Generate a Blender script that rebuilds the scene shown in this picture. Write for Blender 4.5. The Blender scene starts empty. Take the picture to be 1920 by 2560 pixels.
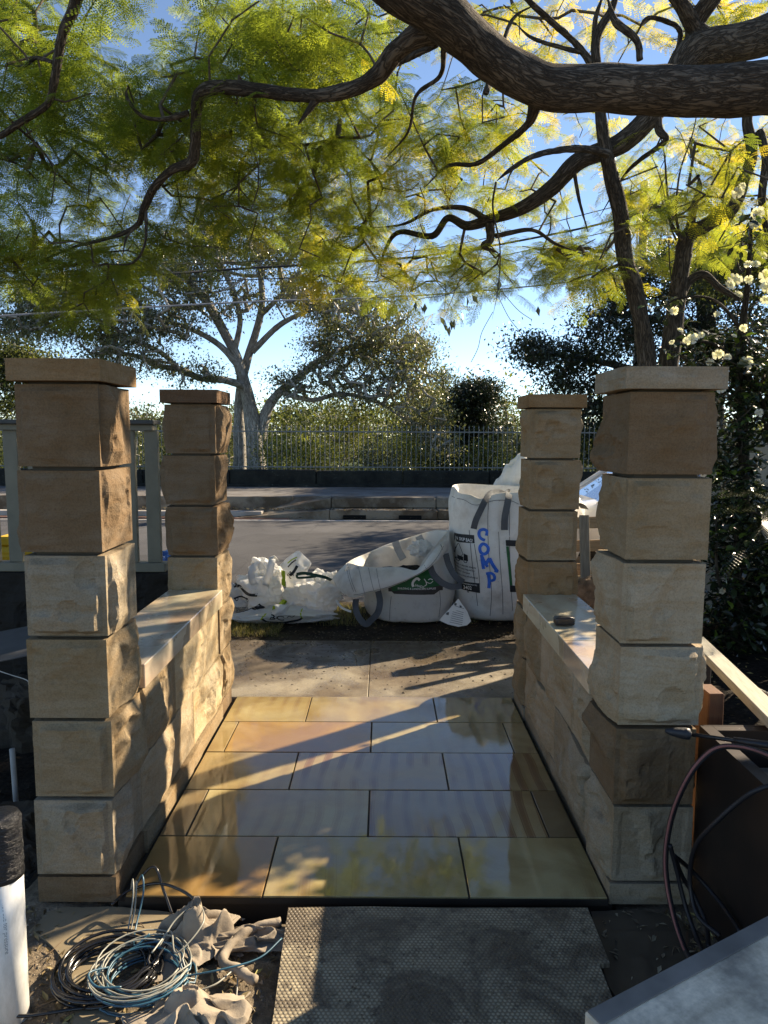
import bpy, math, random
import numpy as np
from mathutils import Matrix, Vector
rad = math.radians
random.seed(7)
RNG = np.random.default_rng(11)
S = bpy.context.scene
COL = S.collection

# ---------------------------------------------------------------- camera, sky, sun, exposure
CAM_H, PITCH, ROLL, F = 1.7, 6.3, -0.25, 1766.0      # F in pixels of the 1920 x 2560 photograph
cam_d = bpy.data.cameras.new('camera'); cam = bpy.data.objects.new('camera', cam_d); COL.objects.link(cam)
cam.matrix_world = Matrix.Translation((0, 0, CAM_H)) @ Matrix.Rotation(rad(90 - PITCH), 4, 'X') @ Matrix.Rotation(rad(-ROLL), 4, 'Z')
cam_d.sensor_fit = 'VERTICAL'; cam_d.sensor_height = 24.0; cam_d.lens = 24.0 * F / 2560
cam_d.clip_start = 0.02; cam_d.clip_end = 3000
S.camera = cam
S.render.resolution_x, S.render.resolution_y = 768, 1024
SUN_AZ, SUN_EL = 52.0, 29.5                             # degrees right of +Y, above the horizon
sd = Vector((math.sin(rad(SUN_AZ)) * math.cos(rad(SUN_EL)), math.cos(rad(SUN_AZ)) * math.cos(rad(SUN_EL)), math.sin(rad(SUN_EL))))
w = bpy.data.worlds.new('World'); S.world = w; w.use_nodes = True
wt = w.node_tree; bg = wt.nodes['Background']; sky = wt.nodes.new('ShaderNodeTexSky')
sky.sky_type = 'NISHITA'; sky.sun_disc = False; sky.sun_elevation = rad(SUN_EL); sky.sun_rotation = rad(SUN_AZ)
sky.air_density = 0.65; sky.dust_density = 0.0; sky.ozone_density = 5.0
wt.links.new(sky.outputs[0], bg.inputs[0]); bg.inputs[1].default_value = 0.095
ld = bpy.data.lights.new('sun', 'SUN'); ld.energy = 4.4; ld.angle = rad(0.5); ld.color = (1.0, 0.94, 0.86)
lo = bpy.data.objects.new('sun', ld); COL.objects.link(lo); lo.rotation_euler = sd.to_track_quat('Z', 'Y').to_euler()
S.view_settings.view_transform = 'Standard'; S.view_settings.look = 'None'; S.view_settings.exposure = 1.62; S.view_settings.gamma = 1
S.view_settings.use_white_balance = True; S.view_settings.white_balance_temperature = 8500
S.cycles.max_bounces = 7; S.cycles.diffuse_bounces = 3; S.cycles.glossy_bounces = 3; S.cycles.transmission_bounces = 4
S.cycles.use_denoising = True; S.cycles.sample_clamp_indirect = 6

CM = np.array(cam.matrix_world)
def ray(px, py):
    d = CM[:3, :3] @ np.array([(px - 960) / F, -(py - 1280) / F, -1.0])
    return d / d[1]
def P(px, py, y):                                       # the point at distance y ahead
    return np.array([0, 0, CAM_H]) + ray(px, py) * y
def G(px, py, z=0.0):                                   # the point at height z
    d = ray(px, py)
    return np.array([0, 0, CAM_H]) + d * ((z - CAM_H) / d[2])

# ---------------------------------------------------------------- numpy noise
def _h(i, j, k, s):
    n = (i * 374761393 + j * 668265263 + k * 2147483647 + s * 1274126177) & 0xffffffff
    n = ((n ^ (n >> 13)) * 1274126177) & 0xffffffff
    return ((n ^ (n >> 16)) & 0xffff) / 65535.0
def noise(p, scale=1.0, seed=0):                        # smooth value noise in -1..1
    q = np.asarray(p, float) * scale
    f = np.floor(q); t = q - f; t = t * t * (3 - 2 * t); f = f.astype(np.int64)
    r = 0
    for a in (0, 1):
        for b in (0, 1):
            for c in (0, 1):
                wgt = (t[..., 0] if a else 1 - t[..., 0]) * (t[..., 1] if b else 1 - t[..., 1]) * (t[..., 2] if c else 1 - t[..., 2])
                r = r + wgt * _h(f[..., 0] + a, f[..., 1] + b, f[..., 2] + c, seed)
    return r * 2 - 1
def fbm(p, scale, oct=4, seed=0, gain=.5):
    return sum(noise(p, scale * 2 ** o, seed + o * 17) * gain ** o for o in range(oct))

# ---------------------------------------------------------------- objects
def link(name, me, parent=None, mat=None):
    o = bpy.data.objects.new(name, me); COL.objects.link(o)
    if parent is not None: o.parent = parent
    if mat is not None and me is not None: me.materials.append(mat)
    return o
def tag(o, label=None, cat=None, group=None, kind=None):
    for k, v in (('label', label), ('category', cat), ('group', group), ('kind', kind)):
        if v: o[k] = v
    return o
def empty(name, label, cat, group=None, loc=(0, 0, 0)):
    o = bpy.data.objects.new(name, None); COL.objects.link(o); o.location = loc
    return tag(o, label, cat, group)
def mesh_np(name, V, Fq, smooth=False, tint=None, tint_name='tint'):
    """V (n,3); Fq (m,k) array of equal sized faces."""
    me = bpy.data.meshes.new(name); V = np.asarray(V, np.float32); Fq = np.asarray(Fq, np.int32)
    m, k = Fq.shape
    me.vertices.add(len(V)); me.vertices.foreach_set('co', V.ravel())
    me.loops.add(m * k); me.loops.foreach_set('vertex_index', Fq.ravel())
    me.polygons.add(m); me.polygons.foreach_set('loop_start', np.arange(0, m * k, k, dtype=np.int32))
    me.update(calc_edges=True)
    me.polygons.foreach_set('use_smooth', np.full(m, smooth))
    if tint is not None:
        a = me.attributes.new(tint_name, 'FLOAT', 'FACE'); a.data.foreach_set('value', np.asarray(tint, np.float32))
    return me
class MB:
    """collects shapes, builds ONE mesh object"""
    def __init__(s): s.v = []; s.f = []; s.n = 0; s.m = []; s.uv = []; s.hasuv = False
    def add(s, V, Fs, mi=0, uv=None):
        s.v.append(np.asarray(V, float).reshape(-1, 3)); s.f += [tuple(int(i) + s.n for i in f) for f in Fs]
        s.m += [mi] * len(Fs); s.n += len(s.v[-1])
        if uv is not None: s.hasuv = True
        s.uv.append(np.zeros((len(s.v[-1]), 2)) if uv is None else np.asarray(uv, float))
        return s
    def box(s, x0, x1, y0, y1, z0, z1, bev=0.0, mi=0, M4=None):
        if bev > 0:
            b = bev; V = []; 
            for sx, X, X2 in ((0, x0, x0 + b), (1, x1, x1 - b)):
                for sy, Y, Y2 in ((0, y0, y0 + b), (1, y1, y1 - b)):
                    for sz, Z, Z2 in ((0, z0, z0 + b), (1, z1, z1 - b)):
                        V += [(X, Y2, Z2), (X2, Y, Z2), (X2, Y2, Z)]
            I = lambda a, b_, c, k: (a * 4 + b_ * 2 + c) * 3 + k
            Fs = []
            for a in (0, 1): Fs.append((I(a,0,0,0), I(a,1,0,0), I(a,1,1,0), I(a,0,1,0))[::-1 if a == 0 else 1])
            for a in (0, 1): Fs.append((I(0,a,0,1), I(1,a,0,1), I(1,a,1,1), I(0,a,1,1))[::1 if a == 0 else -1])
            for a in (0, 1): Fs.append((I(0,0,a,2), I(1,0,a,2), I(1,1,a,2), I(0,1,a,2))[::-1 if a == 0 else 1])
            for a in (0, 1):
                for c in (0, 1):
                    Fs.append((I(a,c,0,0), I(a,c,0,1), I(a,c,1,1), I(a,c,1,0)))
                    Fs.append((I(a,0,c,0), I(a,0,c,2), I(a,1,c,2), I(a,1,c,0)))
                    Fs.append((I(0,a,c,1), I(0,a,c,2), I(1,a,c,2), I(1,a,c,1)))
            for a in (0, 1):
                for b_ in (0, 1):
                    for c in (0, 1): Fs.append((I(a,b_,c,0), I(a,b_,c,1), I(a,b_,c,2)))
        else:
            V = [(x, y, z) for x in (x0, x1) for y in (y0, y1) for z in (z0, z1)]
            Fs = [(0,1,3,2), (4,6,7,5), (0,4,5,1), (2,3,7,6), (0,2,6,4), (1,5,7,3)]
        V = np.array(V, float)
        if M4 is not None:
            m = np.array(M4); V = V @ m[:3, :3].T + m[:3, 3]
        return s.add(V, Fs, mi)
    def tube(s, pts, rads, sides=8, mi=0, bump=0.0, seed=0, caps=True, ov=1.0):
        pts = np.asarray(pts, float); n = len(pts)
        rads = np.full(n, rads, float) if np.isscalar(rads) else np.asarray(rads, float)
        T = np.gradient(pts, axis=0); T /= np.linalg.norm(T, axis=1)[:, None] + 1e-9
        up = np.array([0, 0, 1.0]) if abs(T[0, 2]) < .9 else np.array([1.0, 0, 0])
        N = up - T[0] * (up @ T[0]); N /= np.linalg.norm(N)
        a = np.arange(sides) / sides * 2 * np.pi; V = []; UV = []
        L = np.concatenate([[0], np.cumsum(np.linalg.norm(np.diff(pts, axis=0), axis=1))])
        for i in range(n):
            N = N - T[i] * (N @ T[i]); N /= np.linalg.norm(N) + 1e-9; B = np.cross(T[i], N)
            V.append(pts[i] + rads[i] * (np.cos(a)[:, None] * N + ov * np.sin(a)[:, None] * B))
            UV.append(np.stack([a * max(rads.mean(), .001), np.full(sides, L[i])], 1))
        V = np.array(V)
        if bump > 0:
            c = pts[:, None, :]; k = 1 + bump * fbm(V, .6 / max(rads.max(), .005), 3, seed)
            V = c + (V - c) * k[..., None]
        Fs = [(i * sides + j, i * sides + (j + 1) % sides, (i + 1) * sides + (j + 1) % sides, (i + 1) * sides + j) for i in range(n - 1) for j in range(sides)]
        if caps: Fs += [tuple(range(sides))[::-1], tuple((n - 1) * sides + j for j in range(sides))]
        return s.add(V.reshape(-1, 3), Fs, mi, np.array(UV).reshape(-1, 2))
    def grid(s, A, mi=0, close_u=False, close_v=False):         # A (nu,nv,3)
        nu, nv = A.shape[:2]; Fs = []
        for i in range(nu if close_u else nu - 1):
            for j in range(nv if close_v else nv - 1):
                i2, j2 = (i + 1) % nu, (j + 1) % nv
                Fs.append((i * nv + j, i2 * nv + j, i2 * nv + j2, i * nv + j2))
        return s.add(A.reshape(-1, 3), Fs, mi)
    def prism(s, poly, y0, y1, mi=0):                           # poly of (x,z) extruded in y
        n = len(poly); V = [(p[0], y0, p[1]) for p in poly] + [(p[0], y1, p[1]) for p in poly]
        return s.add(V, [tuple(range(n)), tuple(range(n, 2 * n))[::-1]] + [(i, i + n, (i + 1) % n + n, (i + 1) % n) for i in range(n)], mi)
    def build(s, name, mat, parent=None, smooth=False, label=None, fix=True):
        me = bpy.data.meshes.new(name); V = np.concatenate(s.v)
        me.from_pydata(V.tolist(), [], s.f)
        mats = mat if isinstance(mat, (list, tuple)) else [mat]
        for m in mats: me.materials.append(m)
        if len(mats) > 1: me.polygons.foreach_set('material_index', s.m)
        me.polygons.foreach_set('use_smooth', [smooth] * len(me.polygons))
        if s.hasuv:
            U = np.concatenate(s.uv); li = np.zeros(len(me.loops), np.int32); me.loops.foreach_get('vertex_index', li)
            l = me.uv_layers.new(name='UVMap'); l.data.foreach_set('uv', U[li].astype(np.float32).ravel())
        me.update(); o = link(name, me, parent)
        if label: o['label'] = label
        return o
def spline(pts, n=8):                                           # Catmull-Rom through rows of any width
    p = np.asarray(pts, float); p = np.vstack([2 * p[0] - p[1], p, 2 * p[-1] - p[-2]]); out = []
    for i in range(1, len(p) - 2):
        for t in np.arange(n) / n:
            a, b, c, d = p[i - 1:i + 3]
            out.append(.5 * (2 * b + (c - a) * t + (2 * a - 5 * b + 4 * c - d) * t * t + (3 * b - a - 3 * c + d) * t ** 3))
    out.append(p[-2]); return np.array(out)
def frame_to(a, b, roll=0.0):
    """matrix whose X axis runs a->b, origin a"""
    a = Vector(a); d = (Vector(b) - a); q = d.to_track_quat('X', 'Z')
    return Matrix.Translation(a) @ q.to_matrix().to_4x4() @ Matrix.Rotation(roll, 4, 'X')
def text_np(txt, size=1.0, bold=0.0, shear=0.0):
    cu = bpy.data.curves.new('t', 'FONT'); cu.body = txt; cu.size = size; cu.offset = bold; cu.shear = shear; cu.resolution_u = 3
    o = bpy.data.objects.new('t', cu); COL.objects.link(o)
    dg = bpy.context.evaluated_depsgraph_get(); me = bpy.data.meshes.new_from_object(o.evaluated_get(dg))
    V = np.array([v.co[:] for v in me.vertices]); Fs = [tuple(p.vertices) for p in me.polygons]
    bpy.data.objects.remove(o); bpy.data.curves.remove(cu); bpy.data.meshes.remove(me)
    return V, Fs

# ---------------------------------------------------------------- materials
class NT:
    def __init__(s, name, rough=.8, spec=.3):
        s.m = bpy.data.materials.new(name); s.m.use_nodes = True; s.t = s.m.node_tree
        s.b = s.t.nodes['Principled BSDF']; s.set('Roughness', rough); s.set('Specular IOR Level', spec)
        s.out = s.t.nodes['Material Output']; s._tc = None
    def n(s, typ, **kw):
        x = s.t.nodes.new('ShaderNode' + typ)
        for k, v in kw.items(): setattr(x, k, v)
        return x
    def plug(s, sock, v):
        if hasattr(v, 'is_output') or isinstance(v, bpy.types.NodeSocket): s.t.links.new(v, sock)
        elif isinstance(v, (tuple, list)) and len(v) == 3 and sock.type == 'RGBA': sock.default_value = (*v, 1)
        else: sock.default_value = v
    def set(s, k, v): s.plug(s.b.inputs[k], v)
    def co(s, kind='Object', scale=None):
        if s._tc is None: s._tc = s.n('TexCoord')
        o = s._tc.outputs[kind]
        if scale is not None:
            mp = s.n('Mapping'); s.t.links.new(o, mp.inputs[0]); mp.inputs['Scale'].default_value = scale; o = mp.outputs[0]
        return o
    def wpos(s):
        return s.n('NewGeometry').outputs['Position']
    def noise(s, scale, detail=4, rough=.55, vec=None, dist=0.0):
        x = s.n('TexNoise'); x.inputs['Scale'].default_value = scale; x.inputs['Detail'].default_value = detail
        x.inputs['Roughness'].default_value = rough; x.inputs['Distortion'].default_value = dist
        s.t.links.new(vec if vec is not None else s.co(), x.inputs['Vector']); return x.outputs['Fac']
    def voro(s, scale, vec=None, feature='F1', rnd=1.0, out='Distance'):
        x = s.n('TexVoronoi', feature=feature); x.inputs['Scale'].default_value = scale; x.inputs['Randomness'].default_value = rnd
        s.t.links.new(vec if vec is not None else s.co(), x.inputs['Vector']); return x.outputs[out]
    def ramp(s, fac, stops, interp='LINEAR'):
        x = s.n('ValToRGB'); s.t.links.new(fac, x.inputs[0]); cr = x.color_ramp; cr.interpolation = interp
        while len(cr.elements) < len(stops): cr.elements.new(.5)
        for e, (p, c) in zip(cr.elements, stops): e.position = p; e.color = (*c, 1) if isinstance(c, tuple) else (c, c, c, 1)
        return x.outputs[0]
    def mix(s, fac, a, b, mode='MIX'):
        x = s.n('Mix', data_type='RGBA', blend_type=mode)
        s.plug(x.inputs[0], fac); s.plug(x.inputs[6], a); s.plug(x.inputs[7], b); return x.outputs[2]
    def math(s, op, a, b=0.0):
        x = s.n('Math', operation=op); s.plug(x.inputs[0], a); s.plug(x.inputs[1], b); return x.outputs[0]
    def attr(s, name, out='Fac'): return s.n('Attribute', attribute_name=name).outputs[out]
    def bump(s, h, strength=.5, dist=.01, normal=None):
        x = s.n('Bump'); x.inputs['Strength'].default_value = strength; x.inputs['Distance'].default_value = dist
        s.t.links.new(h, x.inputs['Height'])
        if normal is not None: s.t.links.new(normal, x.inputs['Normal'])
        return x.outputs[0]
def plain(name, c, rough=.6, spec=.3, metal=0.0, var=.25, sc=6.0, bump=0.0, bsc=60):
    n = NT(name, rough, spec); f = n.noise(sc, 5)
    n.set('Base Color', n.ramp(f, [(.3, tuple(v * (1 - var) for v in c)), (.7, tuple(min(1, v * (1 + var)) for v in c))]))
    n.set('Metallic', metal)
    if bump: n.set('Normal', n.bump(n.noise(bsc, 4), bump, .01))
    return n.m
def M_stone(name, rough=.9):
    n = NT(name, rough, .15); oc = n.n('ObjectInfo').outputs['Color']; wp = n.wpos()
    big = n.noise(5, 5, .6, wp); band = n.noise(3.2, 4, .6, vec=n.co('Object', (1.5, 1.5, 9)), dist=.8); fine = n.noise(160, 3, .7, wp)
    c = n.mix(n.ramp(big, [(.35, .0), (.7, 1.0)]), oc, n.mix(1, oc, (.82, .74, .62), 'MULTIPLY'))
    c = n.mix(n.ramp(band, [(.42, 0.), (.62, .55)]), c, n.mix(1, c, (.86, .74, .60), 'MULTIPLY'))
    c = n.mix(1, c, n.ramp(fine, [(.3, .72), (.55, 1.0), (.8, 1.12)]), 'MULTIPLY')
    st = n.noise(9, 6, .7, wp); c = n.mix(n.ramp(st, [(.60, 0.), (.74, .45)]), c, n.mix(1, c, (.62, .5, .38), 'MULTIPLY'))
    n.set('Base Color', c)
    b = n.bump(n.noise(12, 6, .7, wp, .6), .55, .02); b = n.bump(n.noise(34, 5, .65, wp), .45, .010, b); b = n.bump(n.noise(220, 3, .6, wp), .5, .003, b); n.set('Normal', b)
    return n.m
def M_leaf(name, stops, trans=.5, rough=.45, spec=.4, tr_gain=1.6):
    n = NT(name, rough, spec); t = n.attr('tint'); c = n.ramp(t, stops); n.set('Base Color', c)
    tr = n.n('BsdfTranslucent'); n.t.links.new(n.mix(1, c, (tr_gain, tr_gain, tr_gain * .6), 'MULTIPLY'), tr.inputs['Color'])
    mx = n.n('MixShader'); mx.inputs[0].default_value = trans
    n.t.links.new(n.b.outputs[0], mx.inputs[1]); n.t.links.new(tr.outputs[0], mx.inputs[2]); n.t.links.new(mx.outputs[0], n.out.inputs['Surface'])
    return n.m
def M_bark(name, dark, light, scale=14):
    n = NT(name, .9, .15); uv = n.co('UV', (1.0, .16, 1.0))
    v = n.noise(scale * 4.6, 4, .6, uv, .8); v = n.ramp(n.math('ABSOLUTE', n.math('SUBTRACT', v, .5)), [(0, 0.), (.10, 1.)]); v2 = n.noise(3, 4, .6, n.wpos())
    c = n.ramp(v, [(.0, tuple(q * .75 for q in dark)), (.5, tuple((q + p) / 2 for q, p in zip(dark, light))), (1., light)]); c = n.mix(n.ramp(v2, [(.4, 0.), (.65, .6)]), c, n.mix(1, c, (.55, .5, .45), 'MULTIPLY'))
    n.set('Base Color', c); n.set('Normal', n.bump(v, .9, .010)); return n.m
def M_wood(name, c1, c2, rough=.7):
    n = NT(name, rough, .25); g = n.noise(7, 5, .6, n.co('Object', (1.2, 14, 14)), .4)
    n.set('Base Color', n.ramp(g, [(.3, c1), (.7, c2)])); n.set('Normal', n.bump(g, .3, .004)); return n.m
def M_plastic_weave(name, c, trans=.0, dirt=.5):
    n = NT(name, .55, .3); wp = n.co()
    ns = n.noise(3.5, 6, .65, wp); sp = n.noise(45, 3, .7, wp)
    col = n.mix(n.ramp(ns, [(.5, 0.), (.78, dirt)]), c, (.38, .33, .27)); col = n.mix(n.ramp(sp, [(.64, 0.), (.72, .5 * dirt)]), col, (.12, .1, .08))
    n.set('Base Color', col)
    b = n.bump(n.noise(9, 4, .5, wp), .35, .03); n.set('Normal', n.bump(n.noise(260, 2), .12, .002, b))
    if trans:
        tr = n.n('BsdfTranslucent'); n.t.links.new(col, tr.inputs['Color']); mx = n.n('MixShader'); mx.inputs[0].default_value = trans
        n.t.links.new(n.b.outputs[0], mx.inputs[1]); n.t.links.new(tr.outputs[0], mx.inputs[2]); n.t.links.new(mx.outputs[0], n.out.inputs['Surface'])
    return n.m
STONE = M_stone('sandstone')
MORTAR = plain('mortar', (.10, .08, .06), .95)
IRON = plain('painted_iron', (.12, .135, .14), .5, .4)
BLACKP = plain('black_plastic', (.012, .012, .014), .35, .5, bump=.2)
WEBBING = plain('webbing', (.10, .11, .12), .8, .2, bump=.6, bsc=220)
WHITEBAG = M_plastic_weave('woven_white_plastic', (.74, .72, .67), .30, .7)
WHITEBAG2 = M_plastic_weave('woven_bag_full', (.70, .675, .62), .0, .75)
WHITEBAG3 = M_plastic_weave('clean_woven_plastic', (.86, .855, .83), .35, .3)
PRINTK = plain('black_print', (.025, .027, .03), .6)
PRINTG = plain('green_print', (.02, .13, .05), .55)
PRINTL = plain('lime_print', (.38, .50, .03), .55)
PRINTW = plain('white_print', (.8, .8, .78), .55, var=.05)
SPRAY = plain('blue_spray_paint', (.012, .13, .55), .5, var=.25, sc=25)

# ================================================================ SETTING
def gz(x, y):                                                   # height of the building-site ground
    x = np.asarray(x, float); y = np.asarray(y, float); p = np.stack([x, y, x * 0], -1)
    z = -.055 + .018 * fbm(p, 2.2, 4, 3) + .006 * fbm(p, 14, 3, 9)
    sl = np.clip((-x - 1.32) / .25, 0, 1); z = z - .13 * sl * np.clip((y - 2.2) / .5, 0, 1)
    sr = np.clip((x - 1.35) / .8, 0, 1); z = z + .16 * sr * np.clip((y - 2.4) / 1.2, 0, 1)
    tr = ((x > -1.0) & (x < .86) & (y > 2.38) & (y < 4.45)); z = np.where(tr, -.16, z)
    return z
def soil_mat():
    n = NT('bare_soil', .9, .25); wp = n.wpos()
    a = n.noise(2.2, 6, .65, wp); b = n.noise(38, 5, .7, wp); d = n.noise(.9, 3, .5, wp)
    c = n.ramp(a, [(.34, (.10, .075, .050)), (.52, (.22, .17, .115)), (.68, (.38, .31, .215))])
    c = n.mix(1, c, n.ramp(b, [(.3, .45), (.6, 1.0), (.75, 1.5)]), 'MULTIPLY')
    n.set('Base Color', c); n.set('Roughness', n.ramp(d, [(.4, .45), (.6, .95)]))
    h = n.bump(b, .9, .02); n.set('Normal', n.bump(n.noise(150, 3, .7, wp), .6, .006, h)); return n.m
SOIL = soil_mat()
def garden_soil():
    n = NT('garden_soil', .95, .15); wp = n.wpos(); b = n.noise(30, 6, .7, wp)
    n.set('Base Color', n.ramp(b, [(.35, (.008, .007, .006)), (.6, (.035, .028, .022)), (.75, (.10, .08, .06))]))
    n.set('Normal', n.bump(b, 1, .04)); return n.m
GSOIL = garden_soil()
xs = np.concatenate([np.linspace(-9, -2, 50), np.linspace(-1.95, 2.2, 230), np.linspace(2.3, 9, 50)])
ys = np.concatenate([np.linspace(-5, 1.3, 40), np.linspace(1.33, 4.6, 190), np.linspace(4.65, 6.85, 45)])
X, Y = np.meshgrid(xs, ys, indexing='ij'); Z = gz(X, Y)
nx, ny = X.shape
idx = np.arange(nx * ny).reshape(nx, ny)
Fq = np.stack([idx[:-1, :-1], idx[1:, :-1], idx[1:, 1:], idx[:-1, 1:]], -1).reshape(-1, 4)
me = mesh_np('ground', np.stack([X, Y, Z], -1).reshape(-1, 3), Fq, True)
me.materials.append(SOIL); me.materials.append(GSOIL)
cx, cy = X[:-1, :-1].ravel(), Y[:-1, :-1].ravel()
me.polygons.foreach_set('material_index', (((cx < -1.38) & (cy > 2.55)) | ((cx > 1.22) & (cy > 2.3))).astype(np.int32))
tag(link('ground', me), kind='structure')

# ---- paved path: one slab sheet of honed sandstone pavers
def tile_mat():
    n = NT('honed_wet_sandstone', .3, .5); wp = n.wpos(); tone = n.attr('tone', 'Color'); vein = n.attr('vein')
    off = n.n('VectorMath', operation='ADD'); n.t.links.new(wp, off.inputs[0]); sc = n.n('VectorMath', operation='SCALE'); n.t.links.new(tone, sc.inputs[0]); sc.inputs['Scale'].default_value = 37
    n.t.links.new(sc.outputs[0], off.inputs[1]); pv = off.outputs[0]
    cl = n.noise(2.5, 5, .6, pv, .5); c = n.mix(n.ramp(cl, [(.35, 0.), (.7, .7)]), tone, n.mix(1, tone, (.80, .62, .40), 'MULTIPLY'))
    wv = n.n('TexWave', wave_type='BANDS', bands_direction='X'); wv.inputs['Scale'].default_value = 3.6; wv.inputs['Distortion'].default_value = 4.5
    wv.inputs['Detail'].default_value = 1.5; wv.inputs['Detail Scale'].default_value = .45; n.t.links.new(pv, wv.inputs['Vector'])
    vm = n.math('MULTIPLY', n.ramp(wv.outputs['Fac'], [(.5, 0.), (.62, .8), (.78, .3), (.95, 1.)]), n.math('MULTIPLY', vein, n.ramp(n.noise(2.2, 2, .5, pv), [(.42, 0.), (.58, 1.)])))
    c = n.mix(vm, c, n.mix(1, c, (.62, .46, .40), 'MULTIPLY'))
    f = n.noise(240, 3, .6, wp); c = n.mix(1, c, n.ramp(f, [(.3, .88), (.7, 1.08)]), 'MULTIPLY')
    wet = n.ramp(n.noise(2.6, 5, .55, wp, .6), [(.38, 0.), (.56, 1.)])
    c = n.mix(wet, c, n.mix(1, c, (.74, .68, .60), 'MULTIPLY')); n.set('Base Color', c)
    n.set('Roughness', .55); n.set('Specular IOR Level', .2)
    n.set('Coat Weight', n.ramp(wet, [(0, .75), (1, 1.)])); n.set('Coat Roughness', n.ramp(wet, [(0, .07), (.6, .012)])); n.set('Coat IOR', 1.58)
    b1 = n.bump(n.noise(11, 5, .65, wp), .07, .004); 
    n.t.links.new(b1, n.b.inputs['Coat Normal']); n.set('Normal', n.bump(f, .15, .001)); return n.m
TILE = tile_mat()
rows = [2.436, 2.832, 3.228, 3.628, 4.032, 4.437]
jo = [[-.4435, .322], [-.836, -.0626, .709], [-.452, .318], [-.856, -.0665, .708], [-.4625, .323]]
XL, XR = -.952, .835
tones = {'a': (.36, .235, .09), 'b': (.34, .275, .14), 'c': (.38, .325, .17), 'd': (.19, .15, .085), 'e': (.36, .29, .16)}
trow = ['acc', 'dceb'.replace('b', 'd'), 'bee', 'bace', 'cbc']
mb = MB(); tn = []; vn = []
for r in range(5):
    ed = [XL] + jo[r] + [XR]
    for k in range(len(ed) - 1):
        g = .0035; x0, x1, y0, y1 = ed[k] + g, ed[k + 1] - g, rows[r] + g, rows[r + 1] - g
        mb.box(x0, x1, y0, y1, -.03, random.uniform(-.0008, .0008), .0015)
        nf = len(mb.f) - len(tn); t = tones[trow[r][k]]; j = random.uniform(.94, 1.06)
        tn += [(t[0] * j, t[1] * j, t[2] * j, 1)] * nf; vn += [{'e': 1.5, 'c': .5, 'b': .3}.get(trow[r][k], 0.)] * nf
path = mb.build('path', TILE); me = path.data
a = me.attributes.new('tone', 'FLOAT_COLOR', 'FACE'); a.data.foreach_set('color', np.array(tn, np.float32).ravel())
a = me.attributes.new('vein', 'FLOAT', 'FACE'); a.data.foreach_set('value', np.array(vn, np.float32))
tag(path, kind='structure')
mb = MB(); mb.box(XL - .03, XR + .02, 2.45, 4.437, -.17, -.0302); mb.box(XL, XR, 2.4362, 4.436, -.0301, -.006)
tag(mb.build('path_bed', plain('dark_joint', (.030, .024, .018), .8)), kind='structure')

# ---- council footpath, verge, road, far kerb and pavement
def conc_mat(name, c, wet=True, dirt=.6, mud=False):
    n = NT(name, .7, .4); wp = n.wpos(); a = n.noise(1.6, 6, .6, wp); b = n.noise(90, 4, .7, wp); d = n.noise(3.3, 5, .6, wp, .5)
    col = n.mix(n.ramp(a, [(.42, 0.), (.58, dirt)]), c, n.mix(1, c, (.35, .27, .2), 'MULTIPLY'))
    if mud:                                                    # soil trodden over the concrete, thickest by the verge
        sp = n.n('SeparateXYZ'); n.t.links.new(wp, sp.inputs[0]); g = n.math('ADD', n.math('MULTIPLY', n.math('SUBTRACT', sp.outputs['Y'], 4.6), .42), n.noise(2.4, 6, .65, wp, .5))
        col = n.mix(n.ramp(g, [(.55, 0.), (.86, .92)]), col, n.mix(n.noise(30, 4, .7, wp), (.05, .038, .026), (.13, .10, .07)))
    col = n.mix(1, col, n.ramp(b, [(.3, .7), (.7, 1.15)]), 'MULTIPLY'); n.set('Base Color', col)
    if wet: n.set('Roughness', n.ramp(d, [(.4, .16), (.6, .75)]))
    n.set('Normal', n.bump(b, .35, .004)); return n.m
mb = MB()
for x0, x1 in ((-9, -3.86), (-3.85, -2.01), (-2.0, -.1015), (-.0985, 1.78), (1.785, 3.6), (3.61, 9)):
    mb.box(x0, x1, 4.442, 5.72, -.12, -.008, .004)
tag(mb.build('footpath', conc_mat('wet_footpath_concrete', (.26, .225, .17), True, .8, True)), kind='structure')
vx, vy = np.meshgrid(np.linspace(-9, 9, 260), np.linspace(5.6, 7.05, 50), indexing='ij')
pp = np.stack([vx, vy, vx * 0], -1)
vz = -.004 + .022 * fbm(pp, 2.0, 4, 31) * np.clip((vy - 5.7) / .3, 0, 1) + .008 * fbm(pp, 16, 2, 5) - .016 - .03 * (vy < 5.72)
vi = np.arange(vx.size).reshape(vx.shape)
me = mesh_np('verge', np.stack([vx, vy, vz], -1).reshape(-1, 3), np.stack([vi[:-1, :-1], vi[1:, :-1], vi[1:, 1:], vi[:-1, 1:]], -1).reshape(-1, 4), True)
def verge_mat():
    n = NT('verge_dirt', .95, .15); wp = n.wpos(); a = n.noise(1.7, 6, .65, wp); b = n.noise(40, 5, .7, wp)
    c = n.ramp(a, [(.38, (.028, .022, .017)), (.55, (.055, .043, .03)), (.66, (.09, .08, .045))])
    n.set('Base Color', n.mix(1, c, n.ramp(b, [(.3, .5), (.7, 1.4)]), 'MULTIPLY')); n.set('Normal', n.bump(b, 1, .03)); return n.m
me.materials.append(verge_mat()); tag(link('verge', me), kind='structure')
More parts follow.
